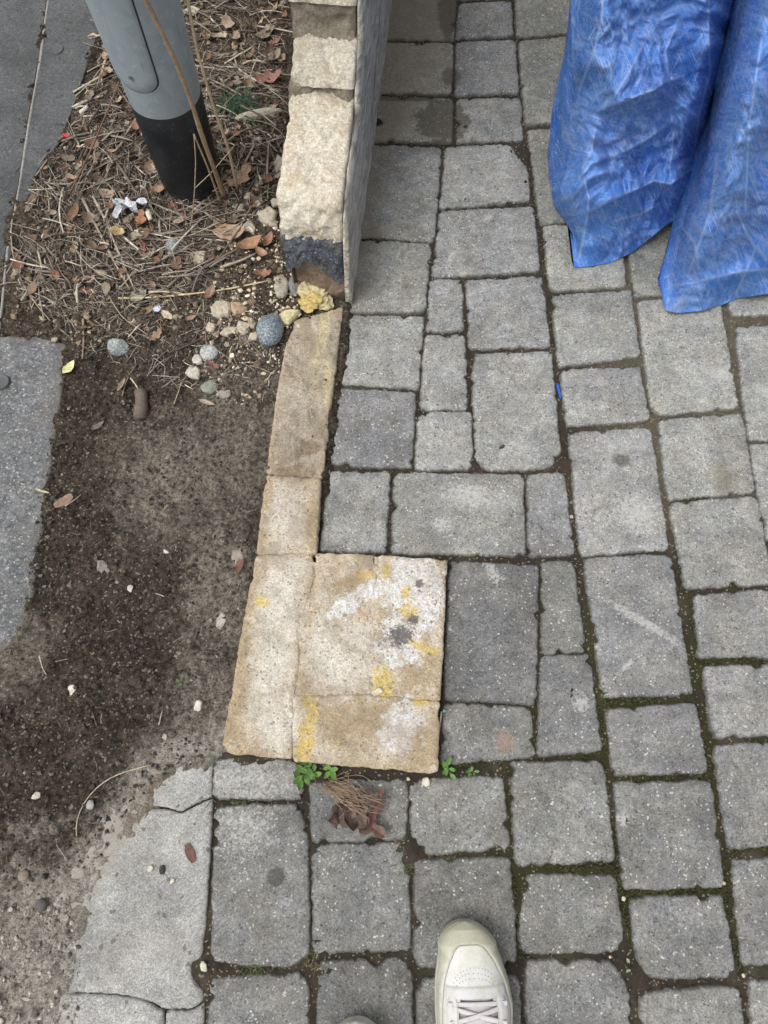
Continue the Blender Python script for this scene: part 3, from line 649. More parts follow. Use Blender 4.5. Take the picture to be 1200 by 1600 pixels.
for k, pts in enumerate([[(331,1182),(300,1168),(240,1172),(205,1205),(214,1236),(238,1258),(262,1262),(280,1268),(310,1251),(330,1244)],
                         [(331,1247),(311,1255),(281,1272),(262,1267),(236,1262),(212,1244),(175,1250),(95,1390),(50,1500),(45,1548),(180,1552),(226,1560),(256,1577),(300,1576),(317,1560),(316,1545),(300,1530),(296,1505),(314,1493),(320,1440),(326,1340)],
                         [(45,1552),(180,1556),(222,1564),(253,1581),(256,1600),(250,1720),(40,1720)],
                         [(260,1581),(300,1580),(318,1566),(316,1620),(318,1720),(255,1720),(260,1600)]]):
    q = pxpoly(pts); cx = sum(p[0] for p in q) / len(q); cy = sum(p[1] for p in q) / len(q); q = [(x + 0.0024 * np.sign(x - cx), y + 0.0016 * np.sign(y - cy)) for x, y in q]
    me, c = stone_mesh('concrete_piece', q, 0.0, -0.04, rad=0.004, step=0.004, amp=0.0014, seed=40 + k, rel=0.0010, prof=[(0, -0.04), (0, -0.008), (0.001, -0.002), (0.004, -0.0003)], inner=12)
    co = np.empty(len(me.vertices) * 3, np.float32); me.vertices.foreach_get('co', co); co = co.reshape(-1, 3) + c; d = np.full(len(co), 1e9)
    for (x1, y1), (x2, y2) in zip(patchL[:-1], patchL[1:]):
        t = np.clip(((co[:, 0] - x1) * (x2 - x1) + (co[:, 1] - y1) * (y2 - y1)) / ((x2 - x1) ** 2 + (y2 - y1) ** 2), 0, 1); d = np.minimum(d, np.hypot(co[:, 0] - x1 - t * (x2 - x1), co[:, 1] - y1 - t * (y2 - y1)))
    me.attributes['edge'].data.foreach_set('value', d.astype(np.float32))
    obj('concrete_piece', me, M['patch'], patch, loc=tuple(c))

# ------------------------------------------------------------------ broken wall end
WO = Vector((-0.080, 0.941, 0)); WD = Vector((math.sin(WALL_ANG), math.cos(WALL_ANG), 0)); WL = Vector((-math.cos(WALL_ANG), math.sin(WALL_ANG), 0))
WT = 0.120                                        # wall thickness
def course_mesh(name, prof, b0, b1, seed, amp=0.004, nb=34, step=0.004, skew=None, dents=(), zlow=None):
    """a broken course: profile (along the wall, height) swept across the thickness, faces rough"""
    q = np.array(prof, float); seg = np.hypot(*np.diff(q, axis=0).T); L = np.concatenate([[0], np.cumsum(seg)])
    m = int(min(120, max(30, L[-1] / step))); s = np.concatenate([np.arange(0, L[-1] * 0.999, step)[:90], np.linspace(min(L[-1] * .98, 90 * step), L[-1], 10)])
    s = np.unique(np.clip(s, 0, L[-1])); A = np.interp(s, L, q[:, 0]); Z = np.interp(s, L, q[:, 1]); m = len(s)
    # soften the profile a little
    for _ in range(2):
        A[1:-1] = (A[:-2] + 2 * A[1:-1] + A[2:]) / 4; Z[1:-1] = (Z[:-2] + 2 * Z[1:-1] + Z[2:]) / 4
    tA, tZ = np.gradient(A), np.gradient(Z); ln = np.hypot(tA, tZ) + 1e-9; nA, nZ = -tZ / ln, tA / ln
    zh = 0.08
    b = np.linspace(b0, b1, nb); S, Bm = np.meshgrid(s, b, indexing='ij')
    d = amp * (1.5 * fbm(S, Bm, 14, 3, seed) + 0.9 * fbm(S, Bm, 60, 4, seed + 3, 0.7))
    for ds, db, r, dep in dents: d -= dep * np.exp(-(((S - ds) / r) ** 2 + ((Bm - db) / r) ** 2) ** 2)
    rim = np.minimum(Bm - b0, b1 - Bm); d -= 0.005 * np.exp(-rim / 0.003)
    AA = A[:, None] + nA[:, None] * d; ZZ = Z[:, None] + nZ[:, None] * d
    if zlow is not None: ZZ = ZZ + zlow(Bm) * np.clip(1 - (ZZ - q[0, 1]) / zh, 0, 1)
    if skew is not None: AA = AA + skew(Bm, ZZ)
    BB = Bm + (0.0015 + 0.004 * sstep(.5, 1, (Bm - b0) / (b1 - b0))) * fbm(S, Bm * .2, 22, 3, seed + 8)
    P = np.array(WO)[None, :] + AA.ravel()[:, None] * np.array(WD) + BB.ravel()[:, None] * np.array(WL); P[:, 2] = ZZ.ravel()
    F = grid_faces(m, nb)[:, ::-1].tolist(); n = m * nb
    # side faces down to the underside of the course
    zb = q[0, 1] - 0.002; extra = []
    for side in (0, nb - 1):
        idx = [i * nb + side for i in range(m)]; base = []
        for i in idx: extra.append((P[i, 0], P[i, 1], zb)); base.append(n + len(extra) - 1)
        for k in range(m - 1):
            f = [idx[k], idx[k + 1], base[k + 1], base[k]]; F.append(f if side == 0 else f[::-1])
    return mesh_np(name, np.vstack([P, np.array(extra)]), F)
wall = empty('broken_wall', tuple(WO)); tag(wall, 'broken end of a low brick wall with grey rendered side', 'wall')
def wpart(name, me, mat, parent=wall, **k):
    o = obj(name, me, mat, parent, **k); o.location = Vector((0, 0, 0)) - (WO if parent is wall else Vector()); return o
back = 1.6
wpart('brick', course_mesh('brick', [(0.004,-.02),(0.0,.03),(.010,.072),(.020,.118),(.09,.124),(back,.124)], 0.0, WT - .012, 1, .0025, skew=lambda b, z: 0.35 * np.clip(b - 0.045, 0, 1) * sstep(.10, .04, z)), M['brown'])
wpart('mortar_face', course_mesh('mortar_face', [(.003,.079),(.006,.10),(.011,.13),(.020,.160),(.10,.168),(back,.168)], 0.001, WT - .002, 2, .003, zlow=lambda b: -.026 * np.exp(-((b - .012) / .02) ** 2) + .034 * np.exp(-((b - .072) / .026) ** 2) + .006 * np.sin(b * 260), skew=lambda b, z: 0.03 * np.clip(b - .06, 0, 1)), M['slate'])
wpart('brick', course_mesh('brick', [(.020,.156),(.028,.195),(.040,.226),(.056,.239),(.11,.244),(.15,.247),(.172,.258),(.25,.272),(.30,.276),(back,.276)], 0.001, WT - .001, 3, .0038, dents=((.055, .035, .007, .006),)), M['cream'])
wpart('mortar_face', course_mesh('mortar_face', [(.244,.252),(.250,.270),(.256,.288),(.30,.292),(back,.292)], 0.002, WT - .001, 4, .004, skew=lambda b, z: .030 * np.exp(-((b - .055) / .022) ** 2)), M['greym'])
wpart('brick', course_mesh('brick', [(.254,.288),(.260,.304),(.275,.320),(.305,.329),(.34,.333),(back,.334)], 0.0, WT - .003, 5, .004), M['cream'])
wpart('mortar_face', course_mesh('mortar_face', [(.322,.328),(.332,.352),(.336,.386),(.36,.392),(back,.392)], 0.003, WT - .001, 6, .003, dents=((.036, .028, .008, .008),)), M['greym'])
wpart('brick', course_mesh('brick', [(.333,.388),(.340,.402),(.36,.415),(.42,.42),(back,.425)], 0.0, WT, 7, .004), M['cream'])
wpart('brick', course_mesh('brick', [(.43,.424),(.44,.48),(.46,.505),(back,.51)], 0.001, WT - .002, 8, .006), M['cream'])
wpart('brick', course_mesh('brick', [(.54,.508),(.55,.57),(.58,.60),(back,.605)], 0.0, WT - .001, 9, .006), M['cream'])
wpart('brick', course_mesh('brick', [(.66,.604),(.67,.68),(.70,.70),(back,.705)], 0.002, WT, 10, .006), M['cream'])
def coat():
    top = [(-.006,.045),(.004,.075),(.012,.15),(.035,.20),(.07,.228),(.14,.236),(.24,.246),(.252,.275),(.29,.312),(.32,.322),(.33,.38),(.36,.405),(.43,.425),(.45,.49),(.54,.51),(.56,.58),(.66,.61),(.7,.69),(back,.71)]
    a = np.concatenate([np.arange(-.006, .75, .005), np.linspace(.76, back, 12)]); zt = np.interp(a, [t[0] for t in top], [t[1] for t in top])
    zt = zt + 0.004 * fbm(a, a * 0, 30, 3, 91)
    nz = 26; k = np.linspace(0, 1, nz); A = np.repeat(a[:, None], nz, 1); Zm = -0.02 + (zt[:, None] + .02) * k[None, :]
    off = 0.011 + 0.0022 * fbm(A * 2, Zm * 2, 9, 4, 93) - 0.007 * sstep(0.93, 1.0, k)[None, :] + 0.003 * sstep(.06, 0, Zm)
    P = np.array(WO)[None] + A.ravel()[:, None] * np.array(WD) - off.ravel()[:, None] * np.array(WL); P[:, 2] = Zm.ravel()
    n, m = len(P), len(a); F = grid_faces(m, nz).tolist()
    P2 = np.array(WO)[None] + A.ravel()[:, None] * np.array(WD) - 0.0008 * np.array(WL); P2[:, 2] = Zm.ravel()
    F += [[f[3] + n, f[2] + n, f[1] + n, f[0] + n] for f in grid_faces(m, nz).tolist()]
    for i in range(m - 1):
        t0, t1 = i * nz + nz - 1, (i + 1) * nz + nz - 1; F.append([t0, t1, t1 + n, t0 + n])
    for j in range(nz - 1): F.append([j, j + 1, j + 1 + n, j + n])
    return mesh_np('render_coat', np.vstack([P, P2]), F)
wpart('render_coat', coat(), M['coat'])

# ------------------------------------------------------------------ footing of the lost wall and base of the pier
EDGE = [(0, -0.05), (0, -0.006), (0.0006, -0.0028), (0.002, -0.0010), (0.006, -0.0001)]
def blocks(root, specs):
    for k, (pts, zt, rel, seed, fun, lab) in enumerate(specs):
        q = pxpoly(pts, zt); cx = sum(p[0] for p in q) / len(q); cy = sum(p[1] for p in q) / len(q)
        q = [(x + 0.0025 * np.sign(x - cx), y + 0.0025 * np.sign(y - cy)) for x, y in q]
        me, c = stone_mesh('block', q, zt, -0.04, rad=0.006, step=0.003, amp=0.0012, seed=seed, rel=rel, prof=EDGE, inner=26, relf=26, relfun=fun, chip=0.006)
        o = obj('block', me, M['stone'], root); o.location = Vector(c) - root.location
        if lab: o['label'] = lab
def dip(lst):
    cs = [(at(a, b, .02), r * ppm(b, .02), d) for a, b, r, d in lst]
    def f(x, y):
        z = 0 * x
        for c, r, d in cs: z = z + d * np.exp(-((x - c.x) ** 2 + (y - c.y) ** 2) / r ** 2)
        return z
    return f
foot = empty('wall_footing', tuple(at(465, 680))); tag(foot, 'narrow cream stone strip left from a wall, between soil and pavers', 'footing')
blocks(foot, [([(462,500),(536,478),(532,500),(522,590),(510,690),(503,746),(440,744),(418,738),(424,680),(434,610),(446,550)], .015, .0045, 201, dip([(470,700,22,-.006),(500,560,14,.003),(455,640,18,.003),(490,735,18,-.004)]), 'weathered grey-brown length of footing'),
              ([(417,742),(500,748),(497,800),(492,864),(402,866),(407,810)], .020, .0020, 202, dip([(450,790,25,.003)]), None)])
pier = empty('pier_base', tuple(at(525, 1040))); tag(pier, 'square base of a removed brick pier with white and yellow paint remains', 'pier base')
blocks(pier, [([(401,869),(486,864),(492,900),(468,975),(465,1055),(457,1085),(455,1184),(362,1176),(349,1163),(376,1000)], .0215, .0032, 211, dip([(395,1000,40,-.002),(440,900,40,.002)]), None),
              ([(494,865),(586,868),(588,960),(584,1083),(466,1086),(469,1000),(495,905)], .0200, .0036, 212, dip([(565,958,14,-.006),(540,940,18,.004),(570,920,14,.003),(530,1010,30,-.002)]), None),
              ([(585,867),(698,876),(691,1010),(687,1094),(583,1085),(587,960)], .0215, .0030, 213, dip([(640,965,10,-.004),(628,995,14,-.003)]), 'block with white paint patch and dark pits'),
              ([(458,1087),(580,1086),(687,1097),(683,1202),(672,1207),(560,1197),(460,1188)], .0222, .0030, 214, dip([(482,1130,8,-.004)]), 'block with yellow and white paint')])

me, c = stone_mesh('mortar_bed', pxpoly([(405,875),(692,882),(684,1090),(677,1197),(466,1182),(362,1166),(382,1000)], .018), 0.0192, -.03, rad=.004, step=.004, amp=.001, seed=215, rel=.0022, prof=EDGE, inner=26, relf=26)
o = obj('mortar_bed', me, M['stone'], pier); o.location = Vector(c) - pier.location

# ------------------------------------------------------------------ post
PX, PY = -0.420, 1.238
def lathe(name, prof, n=64, cx=0, cy=0, mat=None, jit=0):
    V = []; F = []
    for k, (r, z) in enumerate(prof):
        for i in range(n):
            a = 2 * math.pi * i / n; V.append((cx + r * math.cos(a), cy + r * math.sin(a), z))
    for k in range(len(prof) - 1):
        for i in range(n):
            F.append([k * n + i, k * n + (i + 1) % n, (k + 1) * n + (i + 1) % n, (k + 1) * n + i])
    return mesh_np(name, V, F)
post = empty('street_post', (PX, PY, 0)); tag(post, 'grey metal post with black base sleeve standing in the litter', 'post')
def pr(z): return 0.0625 + 0.026 * z
obj('sleeve', lathe('sleeve', [(pr(-.05) + .001, -.05), (pr(0) + .001, 0), (pr(.12) + .001, .12), (pr(.244) + .001, .244), (pr(.246) - .001, .2465)]), M['black'], post)
obj('shaft', lathe('shaft', [(pr(.23), .23), (pr(.4), .4), (pr(.6), .6), (0.078, .9), (0.076, 1.6), (0.074, 2.6), (0.070, 3.6)]), M['galv'], post)
def hatch(name, w, off, zlow, grow, mat, color=None):
    nu, nv = 40, 60; a0 = math.atan2(-PY, -PX)                # towards the camera
    V = []; zs = np.linspace(0, 1, nv)
    for i in range(nu):
        u = -1 + 2 * i / (nu - 1)
        for t in zs:
            r = 0.05                                         # rounded lower end
            zl = zlow - grow + (w + grow) * 0.62 * (1 - math.sqrt(max(0, 1 - abs(u) ** 2.6)))
            z = zl + (0.95 - zl) * t
            a = a0 - R(46) - u * (w + grow) / 0.066
            e = min(1, (1 - abs(u)) / 0.10, t * (0.95 - zl) / 0.006)
            rad = pr(min(z, .6)) + off * (max(0, e) ** 0.5) - 0.0005
            V.append((rad * math.cos(a), rad * math.sin(a), z))
    return obj(name, mesh_np(name, V, grid_faces(nu, nv)[:, ::-1].copy()), mat, post, color)
gk = hatch('gasket', 0.049, 0.0012, 0.300, 0.0035, M['smooth'], (0.03, 0.034, 0.036))
hc = hatch('hatch_cover', 0.049, 0.0042, 0.300, 0.0, M['galv'])
aa = math.atan2(-PY, -PX) - R(40); rs = pr(.335) + .0035; V = [(rs * math.cos(aa) + .004 * (-math.sin(aa)) * math.cos(k * math.pi / 3) + e * math.cos(aa), rs * math.sin(aa) + .004 * math.cos(aa) * math.cos(k * math.pi / 3) + e * math.sin(aa), .335 + .004 * math.sin(k * math.pi / 3)) for e in (0, .0028) for k in range(6)]
obj('screw', mesh_np('screw', V, [[k, (k + 1) % 6, 6 + (k + 1) % 6, 6 + k] for k in range(6)] + [list(range(6, 12))], False), M['smooth'], hc, (.12, .125, .125))

# ------------------------------------------------------------------ blue tarp
def curve(pts, n):
    q = np.array(pts, float); L = np.concatenate([[0], np.cumsum(np.hypot(*np.diff(q, axis=0).T))])
    s = np.linspace(0, L[-1], n); o = np.stack([np.interp(s, L, q[:, 0]), np.interp(s, L, q[:, 1])], 1)
    k = np.array([1, 2, 3, 2, 1]) / 9
    for c in (0, 1):
        p = np.pad(o[:, c], 2, mode='reflect', reflect_type='odd'); o[:, c] = np.convolve(p, k, 'valid')
    return o
def seg_d(px, py, pts):
    """distance to a crease line and the side it lies on, in pixels"""
    d = np.full(px.shape, 1e9); sd = np.zeros(px.shape); ar = np.zeros(px.shape); run = 0.0; tot = sum(math.dist(a, b) for a, b in zip(pts[:-1], pts[1:]))
    for (x1, y1), (x2, y2) in zip(pts[:-1], pts[1:]):
        dx, dy = x2 - x1, y2 - y1; t = np.clip(((px - x1) * dx + (py - y1) * dy) / (dx * dx + dy * dy), 0, 1)
        ex, ey = px - x1 - t * dx, py - y1 - t * dy; dd = np.hypot(ex, ey); cr = np.sign(dx * ey - dy * ex)
        m = dd < d; d = np.where(m, dd, d); sd = np.where(m, cr, sd); ar = np.where(m, (run + t * math.hypot(dx, dy)) / tot, ar); run += math.hypot(dx, dy)
    return d, sd, sstep(0, .25, ar) * sstep(1, .75, ar) * .85 + .15
def facet(x, y, cell, seed, ang=0.0):
    """crumple: linear facets over a triangle lattice with random corner heights"""
    c, q = math.cos(ang), math.sin(ang); x, y = (x * c - y * q) / cell, (x * q + y * c) / cell
    u = x - y * 0.57735; v = y * 1.1547; iu, iv = np.floor(u), np.floor(v); fu, fv = u - iu, v - iv
    h00, h10, h01, h11 = _h(iu, iv, seed), _h(iu + 1, iv, seed), _h(iu, iv + 1, seed), _h(iu + 1, iv + 1, seed)
    lo = fu + fv < 1
    return np.where(lo, h00 + (h10 - h00) * fu + (h01 - h00) * fv, h11 + (h01 - h11) * (1 - fu) + (h10 - h11) * (1 - fv)) - 0.5
def ridged(x, y, f, seed): return 1 - np.abs(perlin(x * f, y * f, seed)) * 1.7
def tarp_lobe(Lc, Rc, hem, Yfun, creases, seed, ns, nt, left_tuck, right_tuck, top_back, crum=1.0):
    L = curve(Lc, nt); Rr = curve(Rc, nt); Bc = curve(hem, ns); s = np.linspace(0, 1, ns); t = np.linspace(0, 1, nt)
    S, T = np.meshgrid(s, t, indexing='ij'); top = L[0][None] * (1 - s[:, None]) + Rr[0][None] * s[:, None]
    P = (1 - S)[..., None] * L[None] + S[..., None] * Rr[None] + (1 - T)[..., None] * top[:, None] + T[..., None] * Bc[:, None] \
        - ((1 - S) * (1 - T))[..., None] * L[0] - (S * (1 - T))[..., None] * Rr[0] - ((1 - S) * T)[..., None] * L[-1] - (S * T)[..., None] * Rr[-1]
    px, py = P[..., 0], P[..., 1]
    Y = Yfun(S, T); cre = np.zeros_like(px)
    fade = sstep(0, .06, S) * sstep(1, .94, S)
    for pts, amp, wl, wr in creases:
        d, sd, ef = seg_d(px, py, pts); w = np.where(sd > 0, wr, wl)
        Y = Y - 1.2 * amp * np.exp(-d / w) * fade * ef; cre = np.maximum(cre, np.exp(-(d / 2.2) ** 2) * (0.5 + 0.5 * np.sign(amp)))
    # crumpled plastic: angular facets at three sizes
    wx, wy = px / 100 + 0.25 * fbm(px / 100, py / 100, 1.4, 2, seed), py / 100 + 0.25 * fbm(px / 100, py / 100, 1.4, 2, seed + 1)
    r1 = ridged(wx, wy * 0.7, 0.9, seed + 2); r2 = ridged(wx * 1.1, wy, 2.1, seed + 3); r3 = ridged(wx, wy * 1.2, 4.3, seed + 4); r4 = ridged(wx, wy, 9.0, seed + 5)
    wpx = px + 26 * fbm(px / 100, py / 100, 1.0, 1, seed + 30); wpy = py + 26 * fbm(px / 100, py / 100, 1.0, 1, seed + 31)
    f1 = facet(wpx, wpy * .8, 95, seed + 40, .5); f2 = facet(wpx, wpy, 46, seed + 41, 1.3); f3 = facet(wpx * 1.1, wpy, 23, seed + 42, .2); f4 = facet(wpx, wpy, 10.5, seed + 43, 2.0)
    calm = 0.45 + 0.55 * sstep(-.35, .35, fbm(px / 100, py / 100, .8, 2, seed + 50))
    Y = Y - (0.012 * r1 + crum * (0.050 * f1 + 0.044 * f2 * calm + 0.028 * f3 * calm + 0.011 * f4)) * (0.30 + 0.70 * fade)
    gx, gy = np.gradient(f2 * .040 + f3 * .020 + f4 * .006); lap = np.abs(np.gradient(gx)[0]) + np.abs(np.gradient(gy)[1])
    cre = np.maximum(cre, np.clip(lap * 900, 0, 1) * 0.55)
    x = (px - 600) / FPX; yv = (800 - py) / FPX; ry = yv * CP + SP; rz = yv * SP - CP
    Y = np.minimum(Y, (H - 0.004) * ry / -rz)                    # never below the paving
    k = Y / ry; V = np.stack([x * k, Y, H + rz * k], -1)
    UV = np.stack([px / 800, py / 800, np.zeros_like(px)], -1)
    def ext(col, uvc, vec, n, e=1.6):
        q = np.linspace(0, 1, n + 1)[1:]
        out = [col + np.array(vec)[None] * np.array([a, a ** (1 / e), a])[None] * 1.0 + 0.012 * np.stack([fbm(col[:, 2] * 8, a * 3 + col[:, 1], 1, 3, seed + 20), 0 * col[:, 0], 0 * col[:, 0]], 1) for a in q]
        return np.stack(out), np.stack([uvc + np.array([a * 0.4, 0, 0.3]) for a in q]), np.zeros((n, col.shape[0]))
    a, ua, ca = ext(V[0], UV[0], left_tuck, 14); b, ub, cb = ext(V[-1], UV[-1], right_tuck, 14)
    V = np.concatenate([a[::-1], V, b]); UV = np.concatenate([ua[::-1], UV, ub]); cre = np.concatenate([ca[::-1], cre, cb])
    V[..., 2] = np.maximum(V[..., 2], 0.003)
    # over the top of what it covers
    q = np.linspace(0, 1, 13)[1:][::-1]
    Tt = np.stack([V[:, 0] + np.array(top_back) * np.array([a, a, math.sin(a * math.pi * .6)]) for a in q], 1)
    V = np.concatenate([Tt, V], 1); UV = np.concatenate([np.stack([UV[:, 0] - np.array([0, a * .5, 0]) for a in q], 1), UV], 1); cre = np.concatenate([np.zeros((cre.shape[0], 12)), cre], 1)
    return V, UV, cre
def lerp(pts, v): return np.interp(v, [p[0] for p in pts], [p[1] for p in pts])
left = tarp_lobe(
    [(920,-150),(912,0),(904,40),(893,72),(892,110),(897,140),(882,188),(873,240),(861,300),(866,324),(886,350),(897,378),(892,404),(897,418)],
    [(1215,-150),(1166,0),(1135,110),(1112,190),(1092,270),(1066,336)],
    [(897,418),(925,416),(955,410),(985,396),(1012,375),(1040,352),(1066,336)],
    lambda S, T: 1.045 + .085 * S + .13 * (1 - T) + (.16 * (1 - np.clip(S / .22, 0, 1)) ** 2 + .22 * np.clip((S - .80) / .2, 0, 1) ** 2) * (1 - T ** 6) - .035 * np.sin(np.pi * np.clip(T, 0, 1)) * np.sin(np.pi * S),
    [([(934,172),(980,156),(1022,140),(1041,127),(1068,118)], .040, 70, 16), ([(950,247),(1002,224),(1041,195)], .022, 20, 14), ([(918,331),(970,306),(1022,283),(1048,288),(1088,258)], .034, 40, 10),
     ([(944,-60),(940,30),(928,81),(905,140)], .022, 26, 40), ([(1110,-40),(1107,32),(1110,114),(1093,175),(1085,240)], .030, 50, 18), ([(1053,205),(1050,240),(1046,262)], .014, 12, 16),
     ([(905,278),(922,258),(945,246)], .016, 14, 10), ([(912,275),(920,310),(918,340),(905,400)], .018, 14, 16), ([(960,345),(1000,335),(1030,318)], .012, 14, 10), ([(985,190),(1005,260)], -.010, 16, 16), ([(1010,60),(985,110),(960,150)], .012, 22, 22), ([(1060,30),(1040,80),(1045,118)], .014, 22, 18), ([(930,200),(925,235),(910,262)], .012, 14, 16)],
    300, 190, 210, (0.10, 0.55, 0.0), (0.14, 0.10, 0.0), (0.25, 0.7, 0.10))
right = tarp_lobe(
    [(1215,-150),(1166,0),(1132,130),(1112,205),(1092,275),(1070,335),(1056,400),(1048,440),(1037,478)],
    [(1480,-150),(1460,0),(1430,150),(1410,300),(1390,440)],
    [(1037,478),(1042,486),(1062,489),(1100,485),(1132,475),(1152,466),(1200,459),(1260,462),(1330,448),(1390,440)],
    lambda S, T: lerp([(0,.926),(.08,.915),(.2,.922),(.34,.952),(.5,.962),(1,.985)], S) + .15 * (1 - T) + .20 * (1 - np.clip(S / .16, 0, 1)) ** 2 * (1 - T ** 5) - .02 * np.sin(np.pi * T),
    [([(1120,240),(1110,330),(1075,430)], .010, 24, 30), ([(1045,448),(1090,440),(1150,425),(1210,420)], .007, 10, 14), ([(1062,350),(1085,380),(1092,420)], .012, 14, 14), ([(1190,60),(1170,200),(1165,330)], .012, 40, 50), ([(1150,330),(1180,390),(1150,460)], .008, 22, 26)],
    340, 190, 210, (0.06, 0.22, 0.0), (0.12, 0.55, 0.0), (0.15, 0.8, 0.10), 0.55)
VV, FF, UU, CC = [], [], [], []; off = 0
for V, UV, cre in (left, right):
    nu, nv = V.shape[:2]; VV.append(V.reshape(-1, 3)); UU.append(UV.reshape(-1, 3)); CC.append(cre.ravel()); FF.append(grid_faces(nu, nv) + off); off += nu * nv
tp = at(1090, 440); VV = np.vstack(VV)
tarp = obj('tarp', mesh_np('tarp', VV - np.array(tp), np.vstack(FF), True, {'uvw': np.vstack(UU), 'crease': np.concatenate(CC)}), M['tarp'], loc=tuple(tp))
tag(tarp, 'crumpled scuffed blue plastic tarp hanging down to the pavers', 'tarp')

# ------------------------------------------------------------------ sneakers
def shoe(name, tip, rot, label, flip=1):
    root = empty(name, (tip.x, tip.y, 0)); root.rotation_euler = (0, 0, rot); root.scale = (flip, 1, 1); tag(root, label, 'sneaker', None)
    LEN = 0.285
    yl = [0, .006, .02, .045, .08, .11, .15, .19, .23, .26, .278, LEN]
    wl = [.004, .020, .034, .046, .0545, .0575, .054, .046, .042, .038, .028, .004]      # half widths of the sole
    cxl = [-.006, -.006, -.004, -.001, .001, .002, -.001, -.004, -.004, -.003, -.002, -.002]
    ys = np.concatenate([LEN * 0.12 * np.linspace(0, 1, 40) ** 1.6, np.linspace(LEN * .13, LEN * .94, 90), LEN * (1 - 0.06 * np.linspace(1, 0, 10) ** 2)])
    W = np.interp(ys, yl, wl); W[:40] = np.maximum(.0045, .054 * (1 - (1 - np.clip(ys[:40] / .078, 0, 1)) ** 2.2) ** .5 * 1.0); CX = np.interp(ys, yl, cxl)
    W = np.convolve(np.pad(W, 2, 'edge'), np.ones(5) / 5, 'valid')
    def loft(fn, na):
        V = []
        for y, w, cx in zip(ys, W, CX):
            for k in range(na): V.append(fn(y, w, cx, k / (na - 1)))
        return V, grid_faces(len(ys), na).tolist()
    # sole: a wall with a rolled top edge, closed underneath
    def sole(y, w, cx, k):
        pr_ = [(-.94, .0), (-1.0, .004), (-1.01, .014), (-.995, .024), (-.96, .0275), (-.90, .028), (.90, .028), (.96, .0275), (.995, .024), (1.01, .014), (1.0, .004), (.94, 0)]
        p = pr_[int(round(k * 11))]; sp = .010 * max(0, 1 - y / .07) ** 2
        return (cx + p[0] * w, -y, p[1] + sp)
    V, F = loft(sole, 12); n = len(ys)
    for i in range(n - 1): F.append([i * 12, i * 12 + 11, (i + 1) * 12 + 11, (i + 1) * 12])
    F.append(list(range(12))); F.append(list(range((n - 1) * 12, n * 12))[::-1])
    so_ = obj('sole', mesh_np('sole', V, F), M['sole'], root)
    def top_h(y): return np.interp(y, [0, .010, .03, .06, .085, .12, .16, .20, .285], [.030, .043, .054, .061, .069, .085, .098, .102, .110])
    def uppr(y, w, cx, a, off=0.0, open_=False):
        """a in 0..1 across the upper; superellipse arch"""
        th = math.pi * (1 - a); c, s_ = math.cos(th), math.sin(th)
        h = float(top_h(y)) - .022; ww = w * .955 + off; e = np.interp(y, [0, .08, .16, .285], [.72, .78, .62, .55])
        x = ww * math.copysign(abs(c) ** .82, c); z = .022 + .010 * max(0, 1 - y / .07) ** 2 + (h + off) * (max(s_, 0) ** e)
        return (cx + x, -y - 0.0, z)
    na = 41
    V, F = [], []
    for y, w, cx in zip(ys, W, CX):
        for k in range(na): V.append(uppr(y, max(w - .002, .002), cx, k / (na - 1)))
    G_ = grid_faces(len(ys), na).tolist()
    def hole(y, a):    # throat from the vamp back, widening to the collar
        half = np.interp(y, [.092, .096, .15, .17, .20, .285], [0, .155, .16, .30, .36, .34]); return abs(a - .5) < half
    for f in G_:
        i, k = divmod(f[0], na); y = (ys[i] + ys[min(i + 1, n - 1)]) / 2; a = (k + .5) / (na - 1)
        if not (y > .092 and y < .270 and hole(y, a)): F.append(f)
    up = obj('upper', mesh_np('upper', V, F), M['leather'], root)
    # toe guard: a second skin around the toe and along the sides
    V, F, keep = [], [], []
    for y, w, cx in zip(ys, W, CX):
        lim = np.interp(y, [0, .0265, .0280, .0315, .038, .050, .07, .11, .16, .285], [.50, .50, .435, .375, .32, .262, .20, .135, .11, .11])
        for k in range(12): V.append(uppr(y, max(w - .002, .002), cx, k / 11 * lim, .0026 * (1 if lim > .49 else min(1, (11 - k) / 1.2))))
        for k in range(12): V.append(uppr(y, max(w - .002, .002), cx, 1 - k / 11 * lim, .0026 * (1 if lim > .49 else min(1, (11 - k) / 1.2))))
    for i in range(n - 1):
        for s_ in (0, 12):
            for k in range(11):
                q = [i * 24 + s_ + k, i * 24 + s_ + k + 1, (i + 1) * 24 + s_ + k + 1, (i + 1) * 24 + s_ + k]; F.append(q if s_ else q[::-1])
    obj('toe_guard', mesh_np('toe_guard', V, F), M['sole'], root)
    def seam(pts, r, nm, par, col):
        q = np.array(pts); V, F = [], []
        for i in range(len(q)):
            t = q[min(i + 1, len(q) - 1)] - q[max(i - 1, 0)]; t /= np.linalg.norm(t) + 1e-9; a = np.cross(t, [.1, .2, 1.0]); a /= np.linalg.norm(a) + 1e-9; b = np.cross(t, a)
            for k in range(5): V.append(q[i] + r * (a * math.cos(k * 1.2566) + b * math.sin(k * 1.2566)))
        for i in range(len(q) - 1):
            for k in range(5): F.append([i * 5 + k, i * 5 + (k + 1) % 5, (i + 1) * 5 + (k + 1) % 5, (i + 1) * 5 + k])
        obj(nm, mesh_np(nm, V, F), M['smooth'], par, col)
    def lim_at(y): return float(np.interp(y, [0, .0265, .0280, .0315, .038, .050, .07, .11, .16, .285], [.50, .50, .435, .375, .32, .262, .20, .135, .11, .11]))
    def up0(y, a, off): return np.array(uppr(y, float(np.interp(y, ys, W)) - .002, float(np.interp(y, ys, CX)), a, off))
    sy = np.concatenate([np.linspace(.200, .046, 30), np.linspace(.0445, .0290, 14)])
